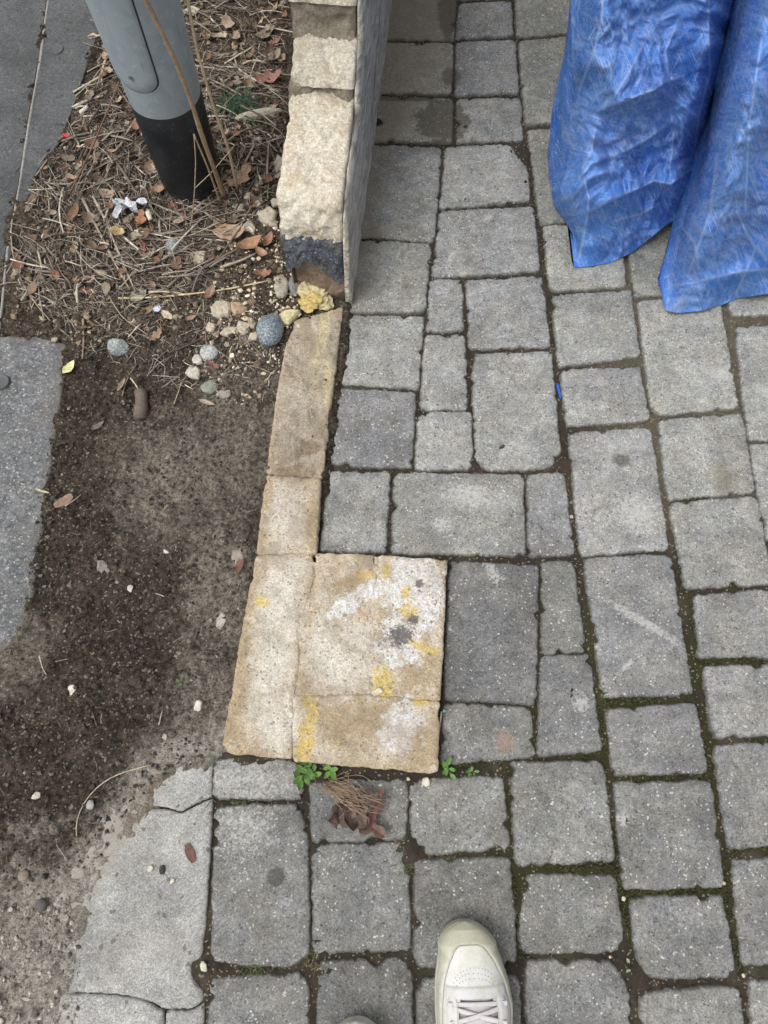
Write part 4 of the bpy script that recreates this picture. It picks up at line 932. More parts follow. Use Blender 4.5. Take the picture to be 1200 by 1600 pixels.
    seam([up0(y, lim_at(y) + .004, .0006) for y in sy] + [up0(y, 1 - lim_at(y) - .004, .0006) for y in sy[::-1]], .0008, 'seam', up, (.30, .30, .27))
    for s_ in (-1, 1): seam([(cx + s_ * (w * .962), -y, .0285 + .010 * max(0, 1 - y / .07) ** 2) for y, w, cx in zip(ys[4:-4], W[4:-4], CX[4:-4])], .0011, 'welt', so_, (.27, .26, .20))
    # eyelet panel around the throat
    def at_up(y, a, off): return np.array(uppr(y, float(np.interp(y, ys, W)) - .002, float(np.interp(y, ys, CX)), a, off))
    for s_ in (-1, 1):
        V, yy = [], np.linspace(.080, .175, 30)
        for y in yy:
            for k in range(7):
                e0 = .16 + .0 * y; a = .5 + s_ * (e0 + (k / 6) * np.interp(y, [.08, .10, .175], [.02, .135, .13])); V.append(at_up(y, a, .0022 * min(1, k / 1.0 + .5, (6 - k) / 1.0 + .0, (y - .0795) / .003)))
        fs = grid_faces(30, 7); obj('eyelet_panel', mesh_np('eyelet_panel', V, fs if s_ > 0 else fs[:, ::-1].copy()), M['leather'], root)
    V = []
    for y in np.linspace(.079, .093, 8):
        for k in range(25): V.append(at_up(y, .5 + (k / 24 - .5) * .64, .0022 * min(1, k / 1.5, (24 - k) / 1.5, (y - .0788) / .003)))
    obj('throat_band', mesh_np('throat_band', V, grid_faces(8, 25)), M['leather'], up)
    V = []
    for y in np.linspace(.088, .215, 26):
        for k in range(13): p = at_up(y, .5 + (k / 12 - .5) * .36, -.006); p[2] += max(0, (y - .18)) * .5; V.append(p)
    obj('tongue', mesh_np('tongue', V, grid_faces(26, 13)), M['lace'], root)
    # laces: flat straps, straight bar first, then crossings
    def strap(p, q, sag=.004, w=.0036):
        V = []
        p, q = np.array(p), np.array(q); d = q - p; t = np.array([d[0], d[1], 0]); t /= np.linalg.norm(t); nn = np.array([-t[1], t[0], 0])
        for k in range(13):
            f = k / 12; c = p + d * f + np.array([0, 0, sag * math.sin(math.pi * f)])
            for o_, z in ((-w, 0), (-w * .7, .0012), (w * .7, .0012), (w, 0), (0, -.001)): V.append(c + nn * o_ + np.array([0, 0, z]))
        F = [[i * 5 + j, i * 5 + (j + 1) % 5, (i + 1) * 5 + (j + 1) % 5, (i + 1) * 5 + j] for i in range(12) for j in range(5)]
        obj('lace', mesh_np('lace', V, F), M['lace'], root)
    strap(at_up(.100, .26, .004), at_up(.101, .76, .004), .004)
    for k in range(4):
        y = .104 + k * .0185
        strap(at_up(y, .29, .002), at_up(y + .019, .73, .004), .003); strap(at_up(y + .001, .72, .001), at_up(y + .0175, .27, .003), .005)
    # perforations of the vamp
    for r in range(3):
        for k in range(13 - (r == 0)):
            a = .5 + (k - 6 + (.5 if r == 0 else 0)) * .030; y = .0575 + r * .0062 + .00004 * (k - 6) ** 2 * 8
            p = at_up(y, a, .0004); d = []
            for j in range(6): d.append((p[0] + .0007 * math.cos(j * 1.047), p[1] + .0007 * math.sin(j * 1.047), p[2]))
            obj('perforation', mesh_np('perforation', d, [list(range(6))]), M['smooth'], up, (0.16, 0.155, 0.14))
    # collar padding and insole
    V = []
    for k in range(40):
        t = 2 * math.pi * k / 40; y = .225 + .052 * math.cos(t); x = .033 * math.sin(t)
        for j in range(8):
            b = 2 * math.pi * j / 8; rr_ = .006; V.append((x * (1 + .18 * math.cos(b)), -y - .05 * 0 - .006 * math.cos(b) * math.cos(t), .098 + rr_ * math.sin(b) + .006 * max(0, math.cos(t))))
    F = [[i * 8 + j, ((i + 1) % 40) * 8 + j, ((i + 1) % 40) * 8 + (j + 1) % 8, i * 8 + (j + 1) % 8] for i in range(40) for j in range(8)]
    obj('collar', mesh_np('collar', V, F), M['leather'], root)
    V = [(.036 * math.sin(t) + 0, -.18 - .09 * math.cos(t), .034) for t in np.linspace(0, 2 * math.pi, 32, endpoint=False)]
    obj('insole', mesh_np('insole', V, [list(range(32))]), M['lace'], root)
    return root
shoe('sneaker', at(730, 1436, .022), R(2.0), 'scuffed white lace-up sneaker at the bottom edge of the picture')
shoe('sneaker', at(549, 1591, .022), R(4.0), 'only the toe tip showing of the second white sneaker', -1)

# ------------------------------------------------------------------ litter: small makers
def smooth_pts(pts, n):
    q = np.array([tuple(p) for p in pts], float); L = np.concatenate([[0], np.cumsum(np.linalg.norm(np.diff(q, axis=0), axis=1))]); s = np.linspace(0, L[-1], n)
    o = np.stack([np.interp(s, L, q[:, k]) for k in range(3)], 1)
    for _ in range(2):
        o[1:-1] = (o[:-2] + 2 * o[1:-1] + o[2:]) / 4
    return o
def tube(P, rad, sides=6, rough=0.15, rr=random):
    V, F = [], []; n = len(P)
    for i in range(n):
        t = P[min(i + 1, n - 1)] - P[max(i - 1, 0)]; t = t / (np.linalg.norm(t) + 1e-9); a = np.cross(t, [0.3, 0.2, 1]); a /= np.linalg.norm(a) + 1e-9; b = np.cross(t, a)
        r = rad[i] if hasattr(rad, '__len__') else rad; r *= rr.uniform(1 - rough, 1 + rough)
        for k in range(sides):
            w = 2 * math.pi * k / sides; V.append(P[i] + r * (a * math.cos(w) + b * math.sin(w)))
    for i in range(n - 1):
        for k in range(sides): F.append([i * sides + k, i * sides + (k + 1) % sides, (i + 1) * sides + (k + 1) % sides, (i + 1) * sides + k])
    F.append(list(range(sides))[::-1]); F.append(list(range((n - 1) * sides, n * sides)))
    return V, F
def place(name, V, F, mat, color, label=None, cat=None, group=None, smooth=True, parent=None):
    V = np.array(V, float); o0 = np.array([V[:, 0].mean(), V[:, 1].mean(), V[:, 2].min()])
    o = obj(name, mesh_np(name, V - o0, F, smooth), mat, parent, color, tuple(o0))
    if label: tag(o, label, cat, group)
    return o
def stick(pts, r, color, label, name='twig', group=None, cat='twig', dz=0.004, n=14, taper=0.6):
    P = [ground_px(p[0], p[1], dz + (p[2] if len(p) > 2 else 0)) for p in pts]; q = smooth_pts(P, n)
    rad = [r * (1 - (1 - taper) * i / (n - 1)) for i in range(n)]
    V, F = tube(q, rad); return place(name, V, F, M['plain'], color, label, cat, group)
ICO = None
def ico(sub=2):
    import bmesh
    bm = bmesh.new(); bmesh.ops.create_icosphere(bm, subdivisions=sub, radius=1.0)
    V = np.array([v.co[:] for v in bm.verts]); F = [[v.index for v in f.verts] for f in bm.faces]; bm.free(); return V, F
ICO3, ICO2, ICO1 = ico(3), ico(2), ico(1)
def rock(px, py, w, h, color, label, name='stone_chip', cat='stone', group=None, flat=0.5, ang=0.35, lump=0.05, seed=0, rot=0.0, mat='plain', base=None, sink=0.25, smooth=False, I=None):
    V, F = I or ICO2; V = V.copy(); rr = np.random.default_rng(seed + 1000)
    for _ in range(7):                                     # cut flat faces
        n = rr.normal(size=3); n /= np.linalg.norm(n); d = V @ n; c = 1 - ang * rr.uniform(.3, 1.0); V -= np.outer(np.maximum(d - c, 0), n)
    V *= 1 + lump * fbm(V[:, 0] * 2 + seed, V[:, 1] * 2 + V[:, 2] * 1.3, 1.2, 4, seed)[:, None]
    p = ground_px(px, py) if base is None else at(px, py, base); s = ppm(py)
    V[:, 0] *= w * s; V[:, 1] *= h * s * 1.12; V[:, 2] *= flat * min(w, h) * s
    c, q = math.cos(rot), math.sin(rot); V = np.stack([V[:, 0] * c - V[:, 1] * q, V[:, 0] * q + V[:, 1] * c, V[:, 2]], 1)
    V += np.array([p.x, p.y, p.z - V[:, 2].min() * (1 - 2 * sink) ])
    return place(name, V, F, M[mat], color, label, cat, group, smooth)
def shard(px, py, w, h, color, label, seed, rot=0.0, base=None, name='stone_chip', cat='stone chip', group=None, thick=.45, mat='plain', tilt=.18):
    """a broken flake: angular outline, flat top, chipped rim"""
    g = np.random.default_rng(seed + 77); n = int(g.integers(6, 10)); a = np.sort((np.arange(n) + g.uniform(-.32, .32, n)) / n * 2 * np.pi); r = g.uniform(.68, 1.12, n)
    s = ppm(py); P = np.stack([np.cos(a) * r * w * s, np.sin(a) * r * h * s * 1.12], 1); t = thick * min(w, h) * s
    rings = [(1.0, -.5), (1.04, .25), (.93, .8), (.72, 1.0), (.35, 1.02)]; V = []
    for f, z in rings:
        for q in P: V.append((q[0] * f * g.uniform(.95, 1.05), q[1] * f * g.uniform(.95, 1.05), t * (z + g.normal() * .07)))
    V.append((0, 0, t)); F = [[k * n + i, k * n + (i + 1) % n, (k + 1) * n + (i + 1) % n, (k + 1) * n + i] for k in range(4) for i in range(n)] + [[4 * n + i, 4 * n + (i + 1) % n, 5 * n] for i in range(n)] + [list(range(n))[::-1]]
    V = np.array(V) @ np.array(Matrix.Rotation(rot, 3, 'Z') @ Matrix.Rotation(g.normal() * tilt, 3, 'X') @ Matrix.Rotation(g.normal() * tilt, 3, 'Y')).T
    color = tuple(np.array(color) * .78); p = ground_px(px, py) if base is None else at(px, py, base); V += np.array(p) + np.array([0, 0, t * .10])
    return place(name, V, F, M[mat], color, label, cat, group, False)
def leaf_mesh(L, W, curl, fold, seed, nx=9, ny=7, shape='leaf'):
    rr = np.random.default_rng(seed); t = np.linspace(0, 1, nx); v = np.linspace(-1, 1, ny); T, Vv = np.meshgrid(t, v, indexing='ij')
    if shape == 'leaf': w = np.sin(np.pi * np.clip(T, 0.0, 1)) ** 0.75 * (1 - .25 * T) + .02
    elif shape == 'maple': w = (0.35 + 0.65 * np.abs(np.sin(T * np.pi * 2.6))) * np.sin(np.pi * np.clip(T * .96 + .02, 0, 1)) ** .5
    else: w = np.clip(1 - np.abs(T - .5) ** 4 * 8, .15, 1) * (1 + .3 * perlin(T * 3, T * 0, seed))
    x = (T - .5) * L; y = Vv * w * W / 2 * (1 + .22 * perlin(T * 5, np.sign(Vv) * 3, seed)); z = fold * np.abs(Vv) * w * W * .5 + curl * L * (T - .5) ** 2 * 1.6 + .10 * W * fbm(T * 2, Vv * 1.2, 1.3, 2, seed + 4)
    z -= z.min(); return np.stack([x, y, z], -1).reshape(-1, 3), grid_faces(nx, ny).tolist()
def leaf(px, py, L, W, rot, color, label, seed, curl=.4, fold=.35, shape='leaf', name='dry_leaf', cat='leaf', group=None, dz=0.004, base=None, tilt=(0, 0), mat='leaf', parent=None):
    s = ppm(py); V, F = leaf_mesh(L * s, W * s, curl, fold, seed, shape=shape)
    mt = Matrix.Rotation(rot, 3, 'Z') @ Matrix.Rotation(tilt[0], 3, 'X') @ Matrix.Rotation(tilt[1], 3, 'Y')
    V = V @ np.array(mt).T; p = ground_px(px, py, dz) if base is None else at(px, py, base)
    V += np.array(p) - np.array([0, 0, V[:, 2].min()])
    o = place(name, V, F, M[mat], color, label, cat, group, True, parent); return o

# uncounted matter: crumbs of soil, sand and chips
mulch = pxpoly([(185,-60),(170,60),(128,170),(95,235),(55,290),(25,400),(15,520),(105,538),(160,545),(260,560),(400,590),(432,560),(452,440),(448,200),(450,-60)])
def in_world(px, py): p = at(px, py, .005); return p.x, p.y
def crumbs(name, n, zone, smin, smax, cols, label, cat, seed, I=ICO1):
    g = np.random.default_rng(seed); xs, ys = [], []
    Z = np.array(zone); lo, hi = Z.min(0), Z.max(0)
    while len(xs) < n:
        x = g.uniform(lo[0], hi[0], n); y = g.uniform(lo[1], hi[1], n); k = in_poly(x, y, zone) & (fbm(x, y, 9, 3, seed) > g.uniform(-.9, .5, n)); xs += x[k].tolist(); ys += y[k].tolist()
    xs, ys = np.array(xs[:n]), np.array(ys[:n]); zs = soil_h(xs, ys)
    for P_, z0 in ((slabP, .008), (patchP, .0005)): zs = np.where(in_poly(xs, ys, P_), np.maximum(zs, z0), zs)
    r = smin + (smax - smin) * g.random(n) ** 4; B, F0 = I; F0 = np.array(F0); m = len(B)
    V = B[None] * (1 + .28 * g.normal(size=(n, m, 1))).clip(.5, 1.5) * (r[:, None] * g.uniform(.6, 1.3, (n, 3)))[:, None, :]
    a = g.uniform(0, 6.28, n); c, s = np.cos(a), np.sin(a); X = V[..., 0] * c[:, None] - V[..., 1] * s[:, None]; Y = V[..., 0] * s[:, None] + V[..., 1] * c[:, None]
    V = np.stack([X + xs[:, None], Y + ys[:, None], V[..., 2] * .7 + (zs + r * .25)[:, None]], -1)
    C = np.array(cols)[g.integers(0, len(cols), n)] * g.uniform(.7, 1.3, (n, 1)); C = np.repeat(C, m, 0)
    F = (F0[None] + (np.arange(n) * m)[:, None, None]).reshape(-1, 3)
    o = obj(name, mesh_np(name, V.reshape(-1, 3), F, False, {'Col': C}), M['vcol']); tag(o, label, cat, kind='stuff')
soilzone = pxpoly([(15,520),(105,540),(60,820),(30,1000),(-40,1040),(-60,1400),(110,1400),(140,1370),(210,1250),(330,1175),(350,1165),(375,1000),(400,860),(418,740),(440,580),(430,520),(300,500)])
crumbs('soil_crumbs', 11000, soilzone, .0006, .0040, [(.045,.039,.033),(.07,.060,.050),(.03,.026,.022),(.085,.075,.065),(.17,.15,.13),(.045,.039,.033),(.055,.047,.04),(.04,.034,.03),(.06,.05,.043)], 'loose crumbs of dark soil and grit over the bare earth', 'soil', 5)
crumbs('mulch_crumbs', 6500, mulch, .0008, .0075, [(.07,.05,.036),(.12,.085,.06),(.045,.034,.025),(.20,.155,.11),(.28,.24,.18)], 'bark bits and grit in the sweepings around the post', 'mulch', 6)
palez = pxpoly([(-60,1400),(110,1400),(125,1480),(120,1640),(-60,1640)])
crumbs('sand_crumbs', 1500, palez, .0007, .0045, [(.30,.27,.23),(.20,.18,.15),(.40,.37,.32),(.11,.095,.08)], 'pale cement crumbs and sand in the lower left corner', 'sand', 7)
chipz = pxpoly([(330,470),(400,280),(450,280),(455,430),(470,500),(440,600),(380,640),(310,600)])
crumbs('stone_crumbs', 900, chipz, .0012, .0060, [(.58,.50,.38),(.50,.41,.29),(.64,.58,.47),(.30,.24,.17)], 'pale mortar crumbs scattered beside the broken wall end', 'rubble', 8)
jz = pxpoly([(460,1196),(690,1210),(690,1228),(560,1222),(470,1212)])
crumbs('joint_crumbs', 120, jz, .0010, .0040, [(.5,.44,.34),(.12,.11,.10),(.3,.25,.18)], 'small crumbs lying under the lower edge of the pier base', 'rubble', 9)

def straw_mass(name, n, zone, l0, l1, r0, r1, cols, label, cat, seed, lift=.010, swirl=None):
    g = np.random.default_rng(seed); VV, FF, CC = [], [], []; Z = np.array(zone); lo, hi = Z.min(0), Z.max(0); k = 0; off = 0
    while k < n:
        x, y = g.uniform(lo, hi)
        if not in_poly(np.array([x]), np.array([y]), zone)[0]: continue
        if y > at(400, 95).y and x > at(300, 60).x and g.random() < .6: continue
        if g.random() < .3 and math.sin(x * 31 + seed) * math.sin(y * 37) < 0: continue
        l = l0 + (l1 - l0) * g.random() ** 2.2; a = g.uniform(0, math.pi) if swirl is None else swirl(x, y) + g.normal() * .75; bend = g.normal() * .22
        q = []
        z0 = sz(x, y) + g.uniform(0.001, lift); tilt = g.normal() * .10
        for i in range(5):
            f = i / 4 - .5; aa = a + bend * f; xx = x + math.cos(aa) * l * f; yy = y + math.sin(aa) * l * f
            q.append((xx, yy, max(sz(xx, yy) + .0012, z0 + tilt * l * f - .004 * abs(f))))
        r = r0 + (r1 - r0) * g.random() ** 4
        V, F = tube(np.array(q), r, 4, .2, random); VV += V; FF += [[i + off for i in f] for f in F]; off += len(V)
        c = np.array(cols[g.integers(0, len(cols))]) * g.uniform(.65, 1.3); CC += [c] * len(V); k += 1
    o = obj(name, mesh_np(name, np.array(VV), FF, True, {'Col': np.array(CC)}), M['vcol']); tag(o, label, cat, kind='stuff')
def swirl(x, y): return math.atan2(y - PY, x - PX) + math.pi / 2
STRAW = [(.37,.32,.255),(.28,.24,.195),(.19,.16,.13),(.46,.41,.335),(.24,.21,.18),(.13,.105,.085),(.10,.08,.065)]
mz1 = pxpoly([(185,-60),(165,80),(125,180),(92,240),(55,300),(35,400),(30,470),(110,500),(250,490),(330,440),(420,330),(448,200),(450,-60)])
straw_mass('straw_litter', 2300, mz1, .015, .13, .0005, .0028, STRAW, 'mat of dry straw and thin stalks around the foot of the post', 'straw', 11, .016, swirl)
mz2 = pxpoly([(30,430),(100,535),(250,600),(420,640),(440,520),(330,430),(200,470)])
straw_mass('straw_duff', 4600, mz1, .005, .030, .0005, .0016, STRAW + [(.10,.075,.058),(.15,.10,.07)], 'finely broken straw matted under the longer stalks', 'straw', 14, .012)
straw_mass('straw_scatter', 520, mz2, .012, .06, .0005, .0014, STRAW, 'sparser straw bits thinning out onto the bare soil', 'straw', 12, .006)
straw_mass('straw_bits', 110, soilzone, .006, .030, .0004, .0011, STRAW, 'few short straw bits lying on the dark bare soil', 'straw', 13, .002)
# leaf fragments too many and too small to pick apart
def leaf_mass(n, zone, seed):
    g = np.random.default_rng(seed); VV, FF, CC = [], [], []; off = 0; Z = np.array(zone); lo, hi = Z.min(0), Z.max(0); k = 0
    cols = [(.18,.115,.078),(.26,.18,.125),(.125,.082,.058),(.34,.265,.195),(.21,.105,.068),(.20,.16,.125)]
    while k < n:
        x, y = g.uniform(lo, hi)
        if not in_poly(np.array([x]), np.array([y]), zone)[0]: continue
        L = g.uniform(.012, .034); V, F = leaf_mesh(L, L * g.uniform(.35, .8), g.uniform(.1, .9), g.uniform(.1, .6), int(g.integers(1e6)), 6, 5, g.choice(['leaf', 'maple', 'bit']))
        mt = Matrix.Rotation(g.uniform(0, 6.28), 3, 'Z') @ Matrix.Rotation(g.normal() * .4, 3, 'X') @ Matrix.Rotation(g.normal() * .35, 3, 'Y'); V = V @ np.array(mt).T
        V += np.array([x, y, sz(x, y) + g.uniform(.002, .012) - V[:, 2].min() * .6]); VV.append(V); FF += [[i + off for i in f] for f in F]; off += len(V)
        CC.append(np.repeat(np.array([cols[g.integers(0, len(cols))]]) * g.uniform(.7, 1.25), len(V), 0)); k += 1
    o = obj('leaf_litter', mesh_np('leaf_litter', np.vstack(VV), FF, True, {'Col': np.vstack(CC)}), M['vcol']); tag(o, 'broken dry leaf bits mixed into the straw around the post', 'leaf litter', kind='stuff')
leaf_mass(320, mz1, 15)

# ------------------------------------------------------------------ litter one can pick out
TAN, GREYB, DKB, PALE = (.33,.25,.165), (.20,.165,.13), (.085,.062,.045), (.46,.39,.28)
def pole_stem(pts, r, color, label, name='dry_stalk', taper=.7, n=22):
    P = [atY(a, b, c) if c > 0.05 else ground_px(a, b, .004) for a, b, c in pts]; q = smooth_pts(P, n); V, F = tube(q, [r * (1 - (1 - taper) * i / (n - 1)) for i in range(n)], 8, .10); return place(name, V, F, M['plain'], color, label, 'stalk')
pole_stem([(352,312,0),(337,270,1.165),(318,220,1.150),(296,150,1.135),(272,90,1.125),(248,40,1.12),(228,0,1.115),(190,-70,1.10)], .0050, (.30,.215,.135), 'thick brown dry stem leaning up the front of the grey post')
pole_stem([(372,300,0),(357,230,1.20),(338,180,1.20),(318,115,1.20),(305,70,1.21),(290,-20,1.22)], .0034, (.36,.285,.19), 'thinner tan dry stem beside the right edge of the black sleeve')
pole_stem([(300,352,0),(304,300,1.12),(306,250,1.12),(303,212,1.13)], .0013, (.34,.25,.16), 'hair-thin upright stalk in front of the black sleeve')
pole_stem([(110,305,0),(140,240,1.16),(165,180,1.17),(186,128,1.19)], .0020, (.17,.105,.075), 'slender dark red-brown stalk left of the black sleeve')
pole_stem([(345,318,0),(325,262,1.15),(303,210,1.14)], .0022, (.33,.25,.165), 'short forked side shoot of the stem before the sleeve')
pole_stem([(285,315,0),(330,270,1.17),(360,235,1.185)], .0011, (.44,.36,.25), 'pale thin straw slanting across the foot of the post')
for pts, r, c, lab in [
 ([(75,252),(40,300),(17,345),(18,385),(28,430),(50,470),(80,503)], .0021, (.30,.25,.19), 'long bent pale twig along the sidewalk edge'),
 ([(16,318),(35,298),(56,277)], .0024, (.035,.03,.027), 'short black twig lying on the sidewalk joint'),
 ([(132,316,.006),(150,352,.004),(178,408),(204,455)], .0036, (.30,.25,.195), 'thick grey stalk left of a parallel pair below the post'),
 ([(148,312,.006),(168,350,.006),(190,405,.004),(213,458)], .0032, (.35,.295,.23), 'thick grey stalk right of a parallel pair below the post'),
 ([(186,468),(240,467),(300,461),(345,456),(418,441)], .0024, (.52,.43,.27), 'long straight pale yellow straw crossing the litter'),
 ([(262,462),(300,432),(345,405),(392,380)], .0034, (.17,.145,.12), 'dark grey stick slanting up towards the wall'),
 ([(220,395),(250,410),(278,432)], .0022, (.30,.25,.20), 'short grey stick above the pale yellow straw'),
 ([(345,420),(380,408),(400,398)], .0034, (.34,.29,.22), 'stubby tan stick near the dark grey stick'),
 ([(264,553),(295,541),(322,527)], .0028, (.075,.06,.048), 'dark short stick lying near the round blue-grey pebble'),
 ([(131,500),(132,535),(130,562)], .0024, (.27,.21,.15), 'upright tan twig above the slab corner'),
 ([(168,460),(192,498),(232,525)], .0018, (.27,.22,.17), 'thin curved grey stalk under the parallel stalks'),
 ([(180,392),(200,388),(222,394)], .0026, (.32,.27,.20), 'short horizontal stalk by the small grey pebble'),
 ([(238,1195),(205,1203),(172,1215),(143,1238),(128,1262),(118,1285),(121,1306)], .0011, (.42,.36,.27), 'thin curved wire-like straw on the dark soil'),
 ([(205,592),(214,604),(222,618)], .0020, (.48,.40,.30), 'split pale straw just above the bark chunk'),
 ([(192,620),(197,601),(202,590)], .0016, (.25,.19,.14), 'short brown straw left of the bark chunk'),
 ([(273,632),(281,610),(284,598)], .0010, (.46,.39,.29), 'short pale straw right of the bark chunk'),
 ([(58,765),(68,769),(78,771)], .0028, (.42,.37,.27), 'pale splinter lying over the slab edge'),
 ([(103,792),(118,782),(128,774)], .0012, (.36,.28,.20), 'thin splinter beside the brown bark flake'),
 ([(63,1025),(68,1045),(74,1055)], .0010, (.45,.40,.32), 'tiny pale curved straw on soil near the slab end'),
 ([(305,1000),(312,975),(318,958)], .0013, (.10,.085,.07), 'dark short twig pressed into soil by the pier base'),
 ([(284,405),(275,445),(273,470)], .0009, (.32,.25,.18), 'hair-thin reddish stalk in the middle of the litter'),
 ([(318,470),(322,530),(326,570)], .0009, (.36,.29,.21), 'long hair-thin stalk over the white pebble'),
 ([(10,305),(60,262),(75,240)], .0010, (.34,.29,.22), 'thin pale grass stalk across the sidewalk corner'),
 ([(85,345),(70,385),(95,410)], .0018, (.38,.33,.25), 'bent pale stalk near the sidewalk edge'),
 ([(255,380,.004),(300,372,.004),(345,352,.006)], .0016, (.40,.33,.24), 'pale stalk between tan leaf and small grey pebble'),
 ([(225,440),(265,455),(285,472)], .0012, (.29,.23,.17), 'thin stalk crossing the pale yellow straw'),
]: stick(pts, r, c, lab, group=None)
V, F = tube(smooth_pts([at(690,1112,.012), at(688,1130,.012), at(684,1155,.011), at(682,1188,.010)], 10), .0016, 6); tw = place('twig', V, F, M['plain'], (.30,.24,.18), 'thin brown twig with teal tip beside the right edge of the pier', 'twig')
V, F = tube(smooth_pts([at(692,1111,.012), at(697,1111,.012)], 3), .0026, 6); t2 = place('tip', V, F, M['smooth'], (.09,.27,.26), parent=tw); t2.location = t2.location - tw.location

BL, GN = (.155,.185,.215), (.235,.265,.25)
rock(423,520,21,27, BL, 'large round blue-grey pebble near the end of the broken wall', 'pebble', 'pebble', None, .85, .30, .05, 3, mat='pebble', rot=-.15, smooth=True, I=ICO3)
rock(187,543,17,16, GN, 'angular grey-green pebble alone at the edge of the litter', 'pebble', 'pebble', None, .8, .55, .05, 4, mat='pebble', smooth=False, I=ICO3)
rock(271,386,11,11, (.20,.215,.225), 'small round grey pebble in the straw below the post', 'pebble', 'pebble', None, .8, .15, .05, 5, mat='pebble', smooth=True)
rock(327,552,15,13, (.36,.37,.37), 'whitish flat pebble half sunk in soil', 'pebble', 'pebble', None, .6, .2, .05, 6, mat='pebble', sink=.35, smooth=True)
rock(327,607,15,10, (.215,.235,.195), 'flat greenish stone beside a flat brownish one', 'pebble', 'pebble', None, .6, .35, .05, 7, rot=.35)
rock(350,617,12,7, (.25,.225,.195), 'flat brownish stone beside the greenish one', 'pebble', 'pebble', None, .6, .25, .05, 8)
rock(66,1414,10,9, (.10,.09,.088), 'dark round pebble at the lower left sandy patch', 'pebble', 'pebble', None, .7, .15, .05, 9, smooth=True)
rock(38,1368,9,8, (.22,.17,.14), 'small brown pebble left of the dark round one', 'pebble', 'pebble', None, .7, .2, .05, 10, smooth=True)
rock(254,1359,5,7, (.045,.043,.045), 'tiny black stone on the pale concrete', 'pebble', 'pebble', None, .6, .2, .05, 44, base=0.0, smooth=True)
rock(142,1257,7,7, (.30,.30,.30), 'small pale grey stone in the dark soil', 'pebble', 'pebble', None, .7, .3, .05, 11)
CR, CY = (.53,.465,.365), (.66,.58,.34)
for x, y, w, h, c, lab, r in [
 (347,486,16,17,CR,'square cream stone chip next to the tan oval one',0.2), (373,484,14,16,(.50,.36,.235),'tan oval stone chip next to the square cream one',.5), (313,405,12,12,CR,'cream chip lying alone in the straw below the post',0),
 (303,583,13,11,(.56,.53,.44),'pale triangular chip on soil below the whitish pebble',.3), (308,563,8,12,(.60,.57,.49),'narrow pale chip touching the triangular one',.5), (328,513,8,8,CR,'small roundish cream chip left of the chip cluster',0),
 (362,518,17,9,CR,'flat long cream chip in the cluster left of the pebble',.3), (380,513,11,10,CR,'cream chip in the middle of the cluster',0), (397,527,8,7,CR,'cream chip right in the cluster touching the pebble',.4), (393,505,7,10,(.42,.36,.27),'darker chip above the cluster',.2),
 (418,338,15,13,CR,'large cream shard by the wall below the litter stones',.4), (388,357,12,13,(.66,.60,.49),'ragged pale shard left of the large wall shard',.9), (427,350,8,8,CR,'small shard under the large wall shard',0), (405,318,11,7,CR,'flat shard above the ragged pale shard',.6), (387,308,8,8,CR,'small cream shard nearest the foot of the post',.2),
 (430,318,8,8,(.55,.5,.4),'small shard against the left wall face',.2), (372,325,10,8,(.50,.45,.36),'dull shard beside the bent brown leaf',.2),
 (440,448,11,24,(.45,.41,.34),'long upright pale stone against the wall end',.1), (434,265,12,20,(.47,.42,.34),'rounded pale stone half hidden by the left wall face',-.3), (398,215,9,20,(.48,.43,.34),'long pale wood-like chip right of the stems',.5),
 (453,543,7,14,(.62,.57,.40),'narrow yellowish chip under the blue-grey pebble',-.1), (309,1108,7,15,(.60,.58,.53),'white upright chip on soil left of the pier base',-.1), (257,1152,5,5,(.52,.45,.36),'tiny cream chip on soil above the concrete',0),
 (56,1243,7,6,(.62,.60,.50),'lone white chip on the dark soil at lower left',.4), (113,1078,6,9,(.62,.60,.53),'small white chip on soil with a brown one beside',.2), (204,919,4,7,(.62,.60,.52),'tiny white chip standing in the middle soil',0), (258,862,8,3,(.6,.58,.52),'sliver of white stone on the middle soil',-.4),
 (372,872,10,13,(.34,.29,.24),'pinkish stone lump beside the pier base corner',.2), (345,970,9,14,(.42,.39,.34),'grey mortar lump at the left pier edge',-.3), (160,885,9,10,(.28,.26,.23),'grey crumbled lump in the middle of soil',.5),
 (319,66-4+0,1,1,CR,None,0)]:
    if lab: shard(x, y, w * 1.06, h * 1.06, c, lab, int(x * 7 + y), r)
for x, y, w, h, lab, b in [(665,1222,9,6,'white triangular chip on a paver below the pier corner',.002), (235,1358,6,4,'pale flake left of a black stone on the concrete',.002), (269,1377,5,3,'pale flake right of a black stone on the concrete',.002), (318,1510,6,7,'pale chip in the soil gap at the concrete edge',.004), (592,1080,7,4,'white chip on the pier under the yellow paint spot',.026), (638,1217,3,3,'tiny pale chip among crumbs under the pier',.003)]:
    shard(x, y, w, h, (.66,.62,.5), lab, x, .4, base=b)
for x, y, r, z, lab in [(893,808,2.8,-.003,'round pale pebble in the joint between two tall pavers'), (1161,1524,3,-.002,'round tan pebble in a joint at lower right'), (1131,1380,2.6,-.002,'tan pebble at the crossing of mossy joints'), (953,1495,2.2,-.002,'tiny tan pebble in the dark joint crossing'), (974,1404,3.5,-.002,'flat grey pebble in the joint below a mossy crossing')]:
    rock(x, y, r, r, (.50,.42,.31), lab, 'pebble', 'pebble', None, .8, .15, .05, int(x), base=z, smooth=True)
# rubble in the broken pier hollow
for k, (x, y, r) in enumerate([(563,960,5), (570,966,4), (567,950,4), (559,968,3), (575,955,4), (552,945,3), (568,975,3), (560,952,3)]):
    shard(x, y, r, r * 1.2, (.56,.44,.33), 'crumb of cream rubble lying in the hollow of the pier base', 300 + k, k, .0185, 'rubble_crumb', 'rubble', 'rubble in the hollow of the pier base', .7)
